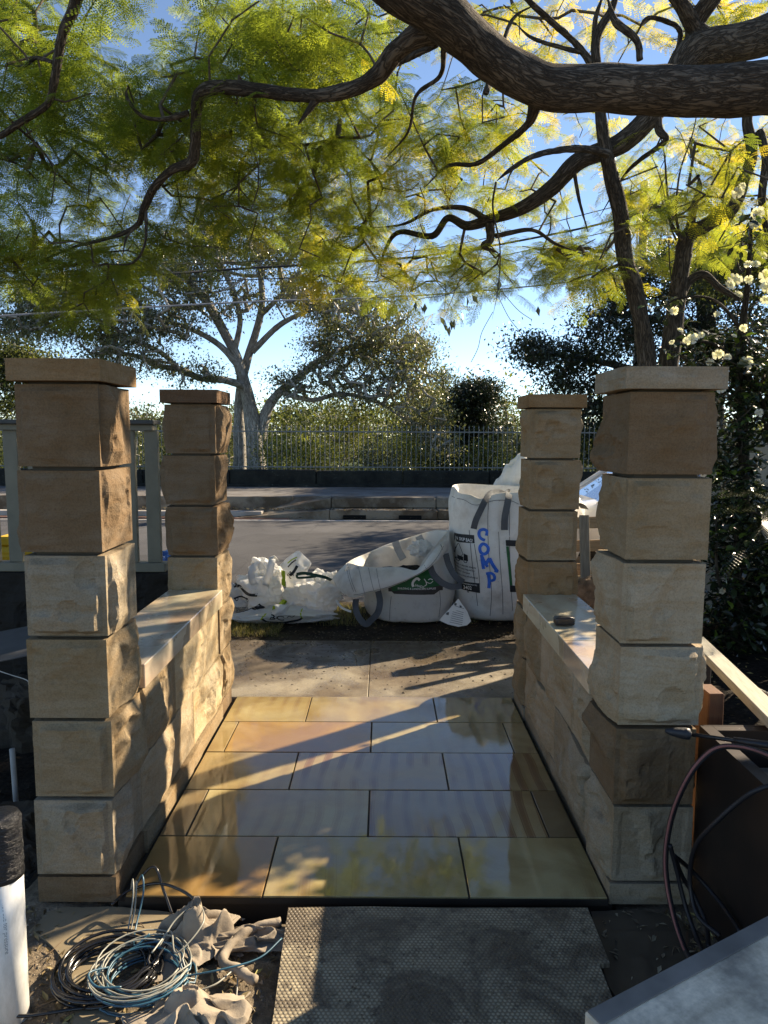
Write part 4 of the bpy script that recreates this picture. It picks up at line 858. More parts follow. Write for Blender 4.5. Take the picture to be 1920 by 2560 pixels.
hl = np.array([P(*q) for q in ((1040, 752, 5.2), (1050, 762, 5.2), (1062, 758, 5.2), (1100, 792, 5.1), (1112, 800, 5.1), (1120, 806, 5.1), (1128, 800, 5.1), (1136, 798, 5.1), (1108, 812, 5.1), (1124, 815, 5.1), (1168, 742, 5.2), (1180, 738, 5.2), (1150, 775, 5.2), (1345, 765, 5.2), (1248, 700, 5.1))])
leaves('hanging_leaves', hl, np.full(len(hl), .075), np.full(len(hl), .3), LEAFF, jt, 4, np.tile([.2, 0, -1.], (len(hl), 1)), .35)
m = MB()
for q in ([(1205, 620, 5.2), (1180, 680, 5.2), (1150, 700, 5.2), (1125, 760, 5.2), (1110, 795, 5.1)], [(1180, 690, 5.2), (1120, 735, 5.2), (1060, 745, 5.2), (1045, 750, 5.2)], [(1232, 780, 5.1), (1205, 830, 5.1), (1195, 870, 5.1), (1178, 905, 5.1)], [(1232, 700, 5.1), (1290, 770, 5.1), (1330, 800, 5.1)], [(1236, 720, 5.1), (1270, 790, 5.1), (1300, 830, 5.1)]): m.tube(spline([P(*p) for p in q], 8), .0022, 4)
m.build('hanging_twigs', BARKJ, jt)
# ---------------- two-stemmed tree behind the right pillar (same kind of leaf, own stems)
st = empty('two_stemmed_tree', 'rough-barked tree with two leaning stems rising behind the front right pillar', 'tree')
SL = [
 [(1660, 1500, 5.6, .115), (1640, 1200, 5.6, .105), (1625, 1000, 5.6, .095), (1610, 850, 5.6, .080), (1590, 740, 5.6, .076), (1562, 640, 5.6, .072), (1552, 540, 5.55, .070), (1530, 450, 5.5, .064), (1515, 380, 5.45, .058), (1503, 300, 5.4, .050), (1497, 200, 5.4, .042), (1490, 100, 5.4, .036), (1530, 20, 5.4, .030), (1560, -80, 5.4, .02)],
 [(1680, 1500, 5.8, .12), (1672, 1200, 5.8, .115), (1668, 950, 5.8, .105), (1680, 850, 5.8, .092), (1692, 750, 5.8, .084), (1705, 660, 5.8, .076), (1722, 590, 5.8, .070), (1770, 560, 5.8, .066), (1830, 520, 5.8, .062), (1860, 450, 5.8, .058), (1880, 380, 5.8, .052), (1868, 300, 5.8, .046), (1885, 230, 5.8, .04), (1960, 100, 5.8, .03)],
 [(1722, 600, 5.8, .045), (1730, 540, 5.8, .036), (1748, 470, 5.8, .028), (1746, 440, 5.8, .008)],
 [(1700, 735, 5.8, .055), (1725, 700, 5.8, .042), (1762, 688, 5.8, .036), (1800, 720, 5.8, .030), (1850, 750, 5.7, .018)],
 [(1708, 600, 5.7, .018), (1680, 560, 5.7, .012), (1668, 480, 5.7, .010), (1660, 380, 5.7, .007), (1640, 300, 5.7, .004)],
 [(1700, 590, 5.75, .014), (1690, 530, 5.7, .010), (1700, 430, 5.7, .008), (1730, 340, 5.7, .006), (1745, 270, 5.7, .004)],
 [(1690, 600, 5.7, .010), (1675, 560, 5.7, .007), (1655, 460, 5.7, .005), (1630, 390, 5.7, .003)], [(1672, 600, 5.6, .007), (1674, 660, 5.6, .005), (1680, 720, 5.6, .003)],
 [(1900, 330, 5.8, .04), (1915, 400, 5.7, .038), (1905, 500, 5.7, .034), (1925, 620, 5.7, .02)]]
SL = [[(a_, b_, c_, d_ * .84) for a_, b_, c_, d_ in q_] for q_ in SL]
_, sn = limbs('stem', SL, BARKJ, st, 18, .12, 90)
T = np.array([P(1750 + 190 * r.normal(0, .6), 470 + 130 * r.normal(0, .6), r.uniform(5.2, 7)) for _ in range(26)] + [P(1480 + 60 * r.normal(0, .7), 690 + 40 * r.normal(0, .7), r.uniform(5, 6)) for _ in range(10)])
A, par, tips = grow(sn, T, .2, .03, .05, 8); twig_mesh('twigs', A, par, len(sn), tips, BARKJ, st, .003, .003, 5)
nf = np.full(len(T), 6); pos = np.repeat(T, nf, 0) + r.normal(0, .06, (nf.sum(), 3)); az = r.uniform(0, 6.283, nf.sum())
fronds('crown', pos, np.stack([np.cos(az), np.sin(az), r.uniform(-.5, .1, nf.sum())], -1), r.uniform(.2, .36, nf.sum()), np.clip(.5 + r.normal(0, .14, nf.sum()), 0, 1), LEAFJ, st, 78)

# ---------------- big pale-barked fig across the road
def wtree(name, label, specs, blobs, bark, leafm, seed, leaf_sz, per, spread, step, tint=(.4, .25), group=None, kr=.006, rmin=.012, sides=14, bump=.08, crown='crown', trunk='trunk', dens=1.0):
    o = empty(name, label, 'tree', group); r = np.random.default_rng(seed); _, nn = limbs(trunk, specs, bark, o, sides, bump, seed); T = []
    for (cx_, cy_, rx, ry, d0, d1, n_) in blobs:
        n_ = int(n_ * dens); a = r.uniform(0, 6.283, n_); q = np.sqrt(r.uniform(0, 1, n_)) * (1 + .1 * r.normal(0, 1, n_)); T += [P(cx_ + rx * q[i] * math.cos(a[i]), cy_ + ry * q[i] * math.sin(a[i]), r.uniform(d0, d1)) for i in range(n_)]
    T = np.array(T); A, par, tips = grow(nn, T, step, step * .16, .05, seed + 1); twig_mesh('branches', A, par, len(nn), tips, bark, o, rmin, kr, 5, .5, .16)
    n = len(T) * per; pos = np.repeat(T, per, 0) + r.normal(0, 1, (n, 3)) * np.array([1, 1, .55]) * spread * np.repeat(r.uniform(.5, 1.2, len(T)), per)[:, None]
    leaves(crown, pos, r.uniform(.7, 1.3, n) * leaf_sz, np.repeat(r.normal(tint[0], tint[1] * .6, len(T)), per) + r.normal(0, tint[1], n), leafm, o, seed + 2); return o
FL = [
 [(655, 1260, 23.5, .80), (640, 1150, 23.5, .62), (632, 1060, 23.5, .52), (622, 1000, 23.5, .42), (612, 960, 23.4, .36), (590, 890, 23.3, .33), (560, 830, 23.2, .30), (520, 760, 23.0, .27), (470, 700, 22.8, .23), (430, 650, 22.5, .18), (400, 600, 22.2, .12)],
 [(590, 1260, 23.8, .55), (600, 1150, 23.8, .42), (598, 1060, 23.8, .35), (600, 980, 23.8, .3), (618, 900, 24, .27), (640, 830, 24.2, .25), (655, 760, 24.4, .22), (650, 680, 24.6, .17), (640, 610, 24.7, .12), (600, 560, 24.8, .08)],
 [(648, 1100, 23.6, .40), (662, 1040, 23.6, .36), (690, 990, 23.8, .30), (740, 950, 24, .26), (800, 900, 24.2, .22), (870, 870, 24.4, .18), (950, 860, 24.5, .13), (1020, 870, 24.6, .08)],
 [(612, 965, 23.4, .26), (560, 950, 22.8, .22), (500, 945, 22.4, .20), (455, 925, 22.0, .18), (400, 915, 21.8, .14), (340, 890, 21.6, .11), (280, 880, 21.5, .08)],
 [(455, 930, 22.0, .15), (400, 880, 21.6, .12), (330, 850, 21.2, .10), (270, 810, 21.0, .08), (180, 780, 20.8, .05), (90, 790, 20.6, .03)],
 [(600, 920, 23.3, .22), (545, 860, 23, .18), (470, 820, 22.6, .15), (380, 790, 22.3, .11), (300, 740, 22, .07)],
 [(630, 880, 24, .20), (690, 820, 24, .18), (740, 790, 24, .15), (800, 770, 24, .12), (880, 780, 24, .08)], [(650, 790, 24.3, .18), (700, 740, 24.2, .15), (740, 690, 24, .11), (790, 640, 24, .07)],
 [(585, 880, 23.3, .20), (600, 800, 23, .16), (580, 720, 22.8, .13), (540, 640, 22.6, .09), (520, 560, 22.5, .06)], [(700, 980, 23.8, .2), (780, 1000, 23.5, .15), (850, 985, 23.2, .12), (930, 1000, 23, .08), (1000, 1040, 22.8, .06), (1060, 1090, 22.5, .04)],
 [(520, 760, 23.0, .16), (460, 770, 22.5, .12), (400, 740, 22.2, .09), (330, 700, 22, .06)]]
FB = [(150, 730, 110, 60, 20, 24, 34), (90, 800, 100, 50, 19.5, 23, 30), (250, 800, 110, 70, 20, 24, 36), (380, 720, 110, 80, 20, 25, 40), (330, 880, 110, 50, 20, 23, 22), (480, 640, 90, 80, 21, 26, 30), (420, 820, 80, 40, 20.5, 24, 16), (600, 600, 120, 60, 21.5, 27, 30), (560, 740, 100, 60, 21, 26, 20), (720, 640, 90, 60, 22, 27, 24),
      (800, 730, 110, 60, 22, 27, 42), (900, 790, 120, 50, 22, 27, 44), (980, 870, 110, 50, 22, 26, 46), (860, 870, 100, 50, 22, 26, 26), (1010, 960, 80, 60, 21.5, 25, 32), (1060, 1040, 60, 60, 21.5, 24, 22), (760, 950, 80, 50, 21.5, 25, 14), (900, 960, 80, 50, 21.5, 25, 16), (480, 930, 60, 30, 21, 23, 8), (290, 330, 60, 120, 24, 27, 26), (1100, 1120, 40, 40, 21, 23, 10), (500, 350, 90, 120, 24, 28, 16)]
FL = [[(a_, b_, c_, d_ * (.52 if d_ > .14 else .62)) for a_, b_, c_, d_ in q_] for q_ in FL]
wtree('fig_tree', 'large pale-barked fig tree with a forked trunk behind the iron railing', FL, FB, BARKF, LEAFF, 300, .10, 68, .33, .40, (.55, .3), sides=14, dens=2.3, kr=.012, rmin=.018)
# dark layered tree on the right
DL = [[(1790, 1300, 24, .5), (1780, 1100, 24, .42), (1770, 900, 24, .34), (1760, 700, 24, .25), (1750, 560, 24, .15)], [(1775, 1050, 24, .22), (1650, 1020, 23.5, .16), (1500, 1010, 23, .10), (1400, 1030, 22.8, .06)], [(1770, 930, 24, .2), (1620, 930, 23.5, .14), (1480, 900, 23, .09), (1340, 880, 22.6, .05)],
      [(1765, 820, 24, .18), (1650, 800, 23.6, .12), (1520, 780, 23.2, .08)], [(1760, 760, 24, .15), (1850, 740, 24, .1), (1950, 760, 24, .06)]]
DB = [(1420, 890, 120, 32, 21, 25, 50), (1330, 868, 60, 18, 21, 24, 14), (1480, 960, 110, 50, 21.5, 25, 50), (1560, 820, 110, 50, 21.5, 26, 60), (1540, 740, 70, 40, 22, 26, 24), (1640, 700, 100, 60, 22, 27, 54), (1700, 900, 150, 90, 22, 27, 90), (1820, 780, 150, 110, 22, 27, 110), (1750, 640, 110, 60, 22, 27, 40), (1480, 1060, 90, 60, 21.5, 25, 50), (1640, 1050, 140, 90, 22, 26, 70), (1950, 950, 120, 120, 22, 27, 50), (1880, 650, 60, 60, 23, 26, 14)]
wtree('layered_dark_tree', 'dark spreading evergreen with flat layers of foliage behind the right pillars', DL, DB, BARKD, LEAFD, 330, .13, 75, .42, .5, (.4, .3))
wtree('dense_conifer', 'dark dense conical evergreen just behind the railing right of centre', [[(1165, 1240, 27, .25), (1168, 1080, 27, .18), (1175, 960, 27, .06)]],
      [(1175, 985, 30, 30, 25.5, 28, 20), (1180, 1030, 55, 40, 25.5, 28, 40), (1150, 1100, 75, 50, 25.5, 28, 60), (1120, 1150, 90, 35, 25, 28, 50), (1215, 985, 28, 30, 25.5, 27, 14), (1200, 1080, 60, 50, 25, 28, 30)], BARKD, LEAFD, 340, .11, 130, .36, .5, (.45, .3), dens=1.6)
wtree('norfolk_pine', 'pointed pale green pine rising between the fig and the dark conifer', [[(1110, 1200, 44, .3), (1108, 1060, 44, .2), (1105, 925, 44, .05)]], [(1106, 945, 18, 14, 43, 45, 8), (1095, 980, 45, 16, 42, 46, 16), (1090, 1020, 65, 20, 42, 46, 24), (1080, 1060, 75, 22, 42, 46, 30)], BARKD, LEAFF, 345, .16, 90, .5, .8, (.5, .25))
wtree('slim_tree', 'slim feathery pale tree right of the dark conifer', [[(1272, 1240, 30, .12), (1270, 1100, 30, .08), (1262, 1000, 30, .03)]], [(1260, 1010, 14, 20, 29, 31, 8), (1275, 1060, 26, 40, 29, 31, 22), (1270, 1130, 40, 30, 29, 31, 22)], BARKF, LEAFB, 350, .09, 70, .3, .5, (.35, .25))
wtree('left_tree', 'olive green rounded tree at the far left edge behind the railing', [[(-60, 1250, 30, .4), (-50, 1050, 30, .3), (-40, 900, 30, .15)]], [(30, 900, 90, 50, 27, 32, 60), (-60, 950, 150, 100, 27, 33, 90), (60, 990, 70, 70, 27, 31, 40), (110, 920, 60, 30, 27, 31, 20)], BARKF, LEAFB, 355, .15, 90, .5, .6, (.3, .25))
wtree('street_tree', 'open-crowned street tree beyond the right edge shading the road', [[(2080, 1200, 17, .22), (2070, 900, 17, .18), (2060, 650, 17, .12), (2100, 500, 17, .06)], [(2068, 850, 17, .12), (2450, 700, 16, .08), (2560, 600, 16, .04)], [(2065, 800, 17, .1), (2060, 680, 16, .07), (2000, 620, 15, .03), (1960, 640, 15, .02)]],
      [(1850, 650, 110, 45, 14, 20, 44), (1770, 700, 80, 30, 15, 20, 22), (1960, 640, 150, 60, 13, 17, 40), (2120, 600, 120, 80, 13, 17, 40), (2350, 560, 140, 80, 14, 19, 34), (2500, 700, 140, 90, 14, 19, 30), (2650, 560, 120, 90, 14, 20, 22)], BARKD, LEAFB, 360, .12, 60, .35, .5, (.35, .25))
# bushes behind the railing
def bush(cx_, ty, wd, y, leafm, tint, seed, label, sz=.085, by=1190):
    o = empty('park_bush', label, 'bush', 'bushes behind the railing'); r = np.random.default_rng(seed); b = P(cx_, by, y); b[2] = -.9; top = P(cx_, ty, y)[2]; hw = wd * y / F / 2
    T = []
    for i in range(int(40 + hw * 22)):
        a = r.uniform(0, 6.28); q = math.sqrt(r.uniform(0, 1)); z = r.uniform(.0, 1) ** .8; T.append((b[0] + hw * q * math.cos(a) * (1.1 - .5 * z ** 3), y + hw * .7 * q * math.sin(a), b[2] + (top - b[2]) * z))
    T = np.array(T); base = np.array([b + [dx, 0, dz * .2] for dx in (-hw * .3, 0, hw * .35) for dz in range(4)]); A, par, tips = grow(base, T, .3, .05, 0, seed); twig_mesh('stems', A, par, len(base), tips, BARKF, o, .006, .005, 4)
    per = 95; n = len(T) * per; pos = np.repeat(T, per, 0) + r.normal(0, .23, (n, 3)); leaves('foliage', pos, r.uniform(.7, 1.3, n) * sz, np.repeat(r.normal(tint, .14, len(T)), per) + r.normal(0, .14, n), leafm, o, seed + 1, spread=.8)
BS = [(120, 1090, 220, 23, .35, 'olive bush low behind the fence at the left edge'), (330, 1030, 160, 24, .3, 'dull olive bush seen between the two left pillars'), (450, 1060, 150, 22.5, .4, 'grey-green bush behind the back left pillar'), (560, 1060, 130, 25, .5, 'pale bush left of the fig trunk'), (700, 1100, 130, 21.5, .8, 'bright yellow-green bush right of the fig trunk'), (790, 1120, 130, 22.5, .78, 'lime tinted bush below the far white tower'),
      (870, 1030, 130, 24, .55, 'mid green bush behind the centre of the railing'), (960, 1110, 130, 22.5, .5, 'leggy grey-green bush right of the railing centre'), (1030, 1070, 90, 25, .95, 'yellow-green conifer bush beside the dark conifer'), (1230, 1120, 130, 21.5, .6, 'light green leafy bush under the slim tree'), (1310, 1100, 120, 22.5, .5, 'twiggy green bush beside the back right pillar'), (1480, 1090, 150, 22, .45, 'green bush in the gap between the right pillars'), (1700, 1080, 220, 23, .4, 'shaded bush behind the front right pillar')]
for i, (cx_, ty, wd, y, t, lb) in enumerate(BS): bush(cx_, ty, wd, y, LEAFF if i in (1, 3, 7, 10, 12) else LEAFB, t, 500 + i * 3, lb)
# distant wood as one mass
r = np.random.default_rng(9); n = 8500; x = r.uniform(-100, 100, n); y = r.uniform(60, 135, n); top = 3.2 + 2.4 * noise(np.column_stack([x * .09, y * .02, y * 0]), 1, 5); z = -4 + r.uniform(0, 1, n) ** .5 * (top + 4)
pos = np.repeat(np.column_stack([x, y, z]), 26, 0) + r.normal(0, .9, (n * 26, 3)); o = leaves('distant_woods', pos, r.uniform(.25, .6, n * 26), np.repeat(r.normal(.45, .2, n), 26), LEAFB, None, 12); tag(o, kind='stuff')

# ---------------- camellia on the right, with white flowers
cm = empty('camellia', 'dark glossy-leaved camellia covered in loose white flowers right of the front right pillar', 'shrub')
CL = [[(1850, 1720, 4.3, .045), (1840, 1500, 4.3, .040), (1860, 1200, 4.3, .034), (1850, 900, 4.3, .026), (1870, 700, 4.3, .016), (1880, 520, 4.3, .006)], [(1990, 1700, 4.4, .04), (1960, 1300, 4.4, .03), (1900, 1000, 4.3, .02), (1800, 870, 4.2, .012), (1700, 850, 4.1, .006)], [(1880, 1500, 4.2, .012), (1800, 1460, 4.1, .010), (1790, 1300, 4.1, .006)],
      [(1900, 900, 4.3, .014), (1800, 760, 4.2, .009), (1700, 745, 4.1, .006), (1650, 780, 4.05, .003)], [(1860, 1000, 4.3, .016), (1760, 930, 4.2, .01), (1690, 880, 4.15, .005)]]
CL = [[(a_, b_, c_ + .9, d_ * 1.2) for a_, b_, c_, d_ in q_] for q_ in CL]
_, cn = limbs('stem', CL, BARKD, cm, 8, .05, 60)
CBL = [(1900, 1600, 100, 40, 4.0, 4.9, 40), (1870, 1520, 110, 90, 3.9, 4.9, 120), (1860, 1350, 90, 110, 3.9, 4.9, 130), (1960, 1400, 110, 200, 4, 5, 110), (1830, 1180, 70, 100, 4.0, 4.8, 80), (1900, 1000, 110, 90, 4, 4.8, 110), (1840, 880, 90, 70, 4, 4.7, 70), (1880, 760, 80, 70, 4, 4.6, 50), (1760, 840, 70, 50, 4, 4.5, 26), (1700, 790, 60, 45, 4, 4.4, 12), (1710, 880, 50, 25, 4, 4.3, 12), (1900, 600, 50, 70, 4, 4.5, 12), (2080, 1100, 130, 400, 3.9, 5, 110), (1800, 1600, 50, 30, 4, 4.6, 8)]
T = []
for (cx_, cy_, rx, ry, d0, d1, n_) in CBL:
    a = r.uniform(0, 6.283, n_); q = np.sqrt(r.uniform(0, 1, n_)); T += [P(cx_ + rx * q[i] * math.cos(a[i]), cy_ + ry * q[i] * math.sin(a[i]), r.uniform(d0, d1) + .9) for i in range(n_)]
T = np.array([p for p in T if not (-1.6 < p[0] - sd.x * p[2] / sd.z < -.2 and 1.3 < p[1] - sd.y * p[2] / sd.z < 2.6)]); A, par, tips = grow(cn, T, .12, .015, .04, 61); twig_mesh('twigs', A, par, len(cn), tips, BARKD, cm, .0016, .0012, 5)
per = 9; n = len(T) * per; pos = np.repeat(T, per, 0) + r.normal(0, .06, (n, 3)); az = r.uniform(0, 6.28, n)
leaves('foliage', pos, r.uniform(.06, .105, n), r.uniform(0, 1, n) ** 1.2, LEAFC, cm, 62, np.stack([np.cos(az), np.sin(az), np.full(n, -.35)], -1), .3, True)
def flower(seed):
    r = np.random.default_rng(seed); V = []; Fs = []
    for lay, (np_, L, tilt) in enumerate(((6, 1.0, .15), (5, .75, .6), (4, .5, 1.0))):
        for i in range(np_):
            a = i / np_ * 6.283 + lay * .5 + r.normal(0, .15); u = np.array([math.cos(a) * math.cos(tilt), math.sin(a) * math.cos(tilt), math.sin(tilt)]); s = np.array([-math.sin(a), math.cos(a), 0]); up = np.cross(u, s); l = L * r.uniform(.85, 1.1); wd = .36 * l
            b = len(V); c_ = r.normal(0, .10)
            V += [u * .05 * l, u * .45 * l + s * wd * .75 + up * c_, u * .85 * l + s * wd + up * (.1 + c_), u * l * .93 + up * .05, u * .85 * l - s * wd - up * c_, u * .45 * l - s * wd * .75 + up * .02, u * .55 * l - up * .12]
            Fs += [(b, b + 1, b + 6), (b + 1, b + 2, b + 6), (b + 2, b + 3, b + 6), (b + 3, b + 4, b + 6), (b + 4, b + 5, b + 6), (b + 5, b, b + 6)]
    m = mesh_np('flower', np.array(V), np.array(Fs), True, r.uniform(0, 1, len(Fs))); m.materials.append(PETAL); return m
fm = [flower(i) for i in range(3)]
FP = [(1731, 848, 16), (1752, 838, 10), (1700, 826, 10), (1718, 852, 11), (1794, 885, 15), (1818, 893, 12), (1868, 906, 18), (1836, 700, 20), (1824, 712, 16), (1872, 700, 12), (1845, 736, 13), (1917, 690, 22), (1918, 720, 18), (1843, 482, 16), (1855, 465, 10), (1896, 535, 18), (1886, 560, 14), (1914, 750, 14), (1860, 820, 11), (1792, 785, 9), (1685, 776, 12), (1898, 1032, 11), (1802, 975, 12), (1805, 1475, 12), (1888, 662, 14), (1930, 830, 16), (1960, 620, 16), (1980, 980, 16), (1870, 660, 10), (1835, 840, 8), (1908, 640, 12), (1775, 905, 10), (1680, 856, 8)]
for i, (px, py, s) in enumerate(FP):
    o = bpy.data.objects.new('flower', fm[i % 3]); COL.objects.link(o); o.parent = cm; y = 4.86 + .04 * (i % 4); o.location = P(px, py, y); k = s / F * y * 1.0
    o.scale = (k, k, k); d = Vector((-.25 + r.normal(0, .4), -1, .25 + r.normal(0, .4))); o.rotation_euler = d.to_track_quat('Z', 'Y').to_euler()
# cycad fronds
cy = empty('cycad', 'spiky cycad with stiff arching fronds beside the camellia at the right edge', 'plant'); base = P(2060, 1330, 4.6); m = MB(); m.tube([(base[0], base[1], 0), (base[0], base[1], base[2] * .6), (base[0], base[1], base[2])], [.13, .14, .10], 14, bump=.25, seed=4); m.build('trunk', BARKD, cy)
V = []; Fs = []; tt = []
for i in range(22):
    a = i / 22 * 6.283 + .1; el = [.25, .6, .9][i % 3]; L = .85; d = np.array([math.cos(a), math.sin(a), 0])
    for j in range(44):
        u = (j + 2) / 46; c0 = base + d * L * u * math.cos(el * (1 - u)) + np.array([0, 0, L * (math.sin(el) * u - .55 * u * u)]); s = np.array([-d[1], d[0], 0])
        for sg in (-1, 1):
            ll = .17 * math.sin(math.pi * min(1, .15 + .8 * u)) ; e = c0 + s * sg * ll * .9 + d * ll * .45 + np.array([0, 0, .05]); b = len(V); V += [c0 - d * .005, c0 + d * .005, e]; Fs.append((b, b + 1, b + 2))
me = mesh_np('frond', np.array(V), np.array(Fs), False, np.random.default_rng(3).uniform(.2, .7, len(Fs))); link('fronds', me, cy, M_leaf('cycad_leaf', [(0, (.02, .03, .012)), (1, (.07, .08, .03))], .1, .25, .6))
# ================================================================ BAGS ON THE VERGE
from mathutils.bvhtree import BVHTree
def bvh(o):
    me = o.data; return BVHTree.FromPolygons([o.matrix_world @ v.co for v in me.vertices] if o.parent is None else [v.co.copy() for v in me.vertices], [tuple(p.vertices) for p in me.polygons])
def stick(tree, V2, Fs, off=.004, y0=5.0, ydef=6.3):
    """lay a flat print of (x,z) vertices on whatever the bag shows there"""
    out = []
    for x, z in V2:
        h = tree.ray_cast(Vector((x, y0, z)), Vector((0, 1, 0)), 4); out.append((x, h[0].y - off if h[0] is not None else ydef, z))
    o = np.array(out); return o, Fs
def xz(px, py, y=6.25): p = P(px, py, y); return p[0], p[2]
def panel(tree, m, quad, nx=10, nz=6, off=.004, y=6.25, mi=0):
    q = [np.array(xz(*c, y)) for c in quad]; V = []; Fs = []
    for i in range(nx + 1):
        for j in range(nz + 1):
            u, v = i / nx, j / nz; V.append((q[0] * (1 - u) + q[1] * u) * (1 - v) + (q[3] * (1 - u) + q[2] * u) * v)
    for i in range(nx):
        for j in range(nz): a = i * (nz + 1) + j; Fs.append((a, a + 1, a + nz + 2, a + nz + 1))
    m.add(*stick(tree, V, Fs, off, ydef=y), mi)
def words_on(tree, m, txt, c, h, wpx=None, ang=0.0, off=.007, y=6.25, arc=0.0, bold=.012, mi=0):
    """txt with its lower left corner at pixel c, h pixels tall"""
    V, Fs = text_np(txt, 1.0, bold); k = h / .72; ww = V[:, 0].max(); sx = (wpx / ww) if wpx else k
    X = V[:, 0] * sx; Yp = V[:, 1] * k; Yp = Yp - arc * (X / max(wpx or ww * k, 1) - .5) ** 2 * 4 + (arc if arc else 0)
    ca, sa = math.cos(ang), math.sin(ang); V2 = [xz(c[0] + a * ca + b * sa, c[1] - (b * ca - a * sa), y) for a, b in zip(X, Yp)]
    m.add(*stick(tree, V2, Fs, off, ydef=y), mi)
def stroke(tree, m, pts, wd, off=.006, y=6.25, n=6, mi=0):
    q = spline(np.array(pts, float), n); T = np.gradient(q, axis=0); T /= np.linalg.norm(T, axis=1)[:, None] + 1e-9; N = np.stack([-T[:, 1], T[:, 0]], 1) * wd / 2
    L = [xz(*p, y) for p in q + N]; R_ = [xz(*p, y) for p in q - N]; C_ = [xz(*p, y) for p in q]; k = len(q)
    Fs = [(i, i + 1, i + 1 + k, i + k) for i in range(k - 1)] + [(i + k, i + 1 + k, i + 1 + 2 * k, i + 2 * k) for i in range(k - 1)]
    m.add(*stick(tree, L + C_ + R_, Fs, off, ydef=y), mi)
def ribbon(m, pts, wd, th=.004, n=8, flat=None, bump_=.0):
    """webbing strap through pixel/depth points, wd in metres, facing the street side viewer"""
    q = spline(np.array([P(*p) for p in pts]), n); T = np.gradient(q, axis=0); T /= np.linalg.norm(T, axis=1)[:, None] + 1e-9; vd = np.array(flat if flat is not None else (0, 1, 0), float)
    W = np.cross(T, vd); W /= np.linalg.norm(W, axis=1)[:, None] + 1e-9; Nn = np.cross(T, W)
    A = np.stack([q - W * wd / 2 - Nn * th / 2, q - Nn * th * .9, q + W * wd / 2 - Nn * th / 2, q + W * wd / 2 + Nn * th / 2, q + Nn * th * .1, q - W * wd / 2 + Nn * th / 2], 1)
    m.grid(A, close_v=True); b = m.n - A.shape[0] * 6; m.f += [tuple(b + i for i in range(6)), tuple(b + (A.shape[0] - 1) * 6 + i for i in range(6))[::-1]]; m.m += [0, 0]
th_ = np.linspace(0, 2 * np.pi, 120, endpoint=False)                    # starts left, goes round by the front
def ring(cx_, cy_, a, b, z, e=2.6, wob=0.0, seed=0):
    c, s = -np.cos(th_), -np.sin(th_); k = 2 / e; x = cx_ + a * se(c, k); y = cy_ + b * se(s, k)
    p = np.stack([x, y, np.full(120, z)], -1); w_ = noise(np.stack([c * 1.2, s * 1.2, c * 0 + z * 3 + seed], -1), 1.6, seed); return p + np.stack([c, s, c * 0], -1) * (w_ * wob)[:, None]
def ring_px(ctrl):
    q = np.array([P(*p) for p in ctrl]); n = len(q); q = np.vstack([q[-1:], q, q[:2]]); out = []
    for i in range(1, n + 1):
        for t in np.arange(120 // n) / (120 // n):
            a, b, c, d = q[i - 1:i + 3]; out.append(.5 * (2 * b + (c - a) * t + (2 * a - 5 * b + 4 * c - d) * t * t + (3 * b - a - 3 * c + d) * t ** 3))
    return np.array(out)
def loft(m, rings, sub=6, wr=.012, seed=0, wsc=5):
    A = np.array(rings); B = spline(A.reshape(len(A), -1), sub).reshape(-1, 120, 3)
    c = B.mean(axis=1, keepdims=True); d = B - c; d[..., 2] = 0; d /= np.linalg.norm(d, axis=2, keepdims=True) + 1e-6
    f = -np.abs(noise(B + [0, 0, 0], wsc, seed)) * 1.4 - .5 * np.abs(noise(B * [1, 1, .5], wsc * 2.3, seed + 1)) + .7
    B = B + d * (wr * f)[..., None]; m.grid(B, close_v=True); return B

# --- tall full bag with sprayed letters
tb = empty('full_skip_bag', 'tall bulging white skip bag sprayed with blue letters beside the back right pillar', 'bag')
m = MB(); R0 = [ring(1.19, 6.80, .30, .26, -.02), ring(1.19, 6.80, .47, .46, .0, 3.2, .02, 1), ring(1.19, 6.80, .52, .52, .16, 2.9, .03, 1), ring(1.185, 6.79, .54, .54, .45, 2.7, .03, 1), ring(1.18, 6.79, .54, .53, .75, 2.8, .03, 1), ring(1.17, 6.79, .535, .50, 1.02, 3.2, .03, 1)]
top = ring(1.17, 6.79, .50, .44, 1.17, 3.6, .02, 1); top[:, 2] += .02 * np.cos(th_ * 2 + 1.9) - .04 * np.exp(-((th_ - 1.2) / .22) ** 2) + .03 * np.exp(-(th_ / .35) ** 2)
inn = top.copy(); inn[:, :2] = (inn[:, :2] - [1.17, 6.79]) * .95 + [1.17, 6.79]; inn[:, 2] -= .03; deep = ring(1.17, 6.8, .42, .36, .98); cen = ring(1.17, 6.8, .05, .05, 1.02)
loft(m, R0 + [top, inn, deep, cen], 7, .016, 3, 4.5); body = m.build('bag_body', WHITEBAG2, tb, True); T1 = bvh(body)
m = MB()
for q in ([(1224, 1252), (1221, 1300), (1222, 1380), (1230, 1480), (1228, 1545)], [(1177, 1330), (1182, 1400), (1192, 1480), (1197, 1520)], [(1247, 1330), (1250, 1400), (1257, 1480), (1260, 1540)], [(1276, 1270), (1274, 1350), (1277, 1450), (1284, 1530)], [(1142, 1252), (1165, 1254), (1185, 1264), (1205, 1263), (1240, 1253), (1280, 1254), (1300, 1262)]): stroke(T1, m, q, 1.5, .003)
m.build('seam', plain('seam_thread', (.16, .155, .15), .9), tb)
m = MB(); panel(T1, m, [(1144, 1343), (1188, 1341), (1189, 1361), (1145, 1365)]); panel(T1, m, [(1146, 1462), (1201, 1461), (1202, 1486), (1149, 1482)]); panel(T1, m, [(1264, 1350), (1294, 1351), (1294, 1366), (1265, 1365)]); panel(T1, m, [(1275, 1464), (1300, 1465), (1300, 1482), (1276, 1481)])
stroke(T1, m, [(1188, 1363), (1192, 1390), (1198, 1430), (1201, 1462)], 1.1)
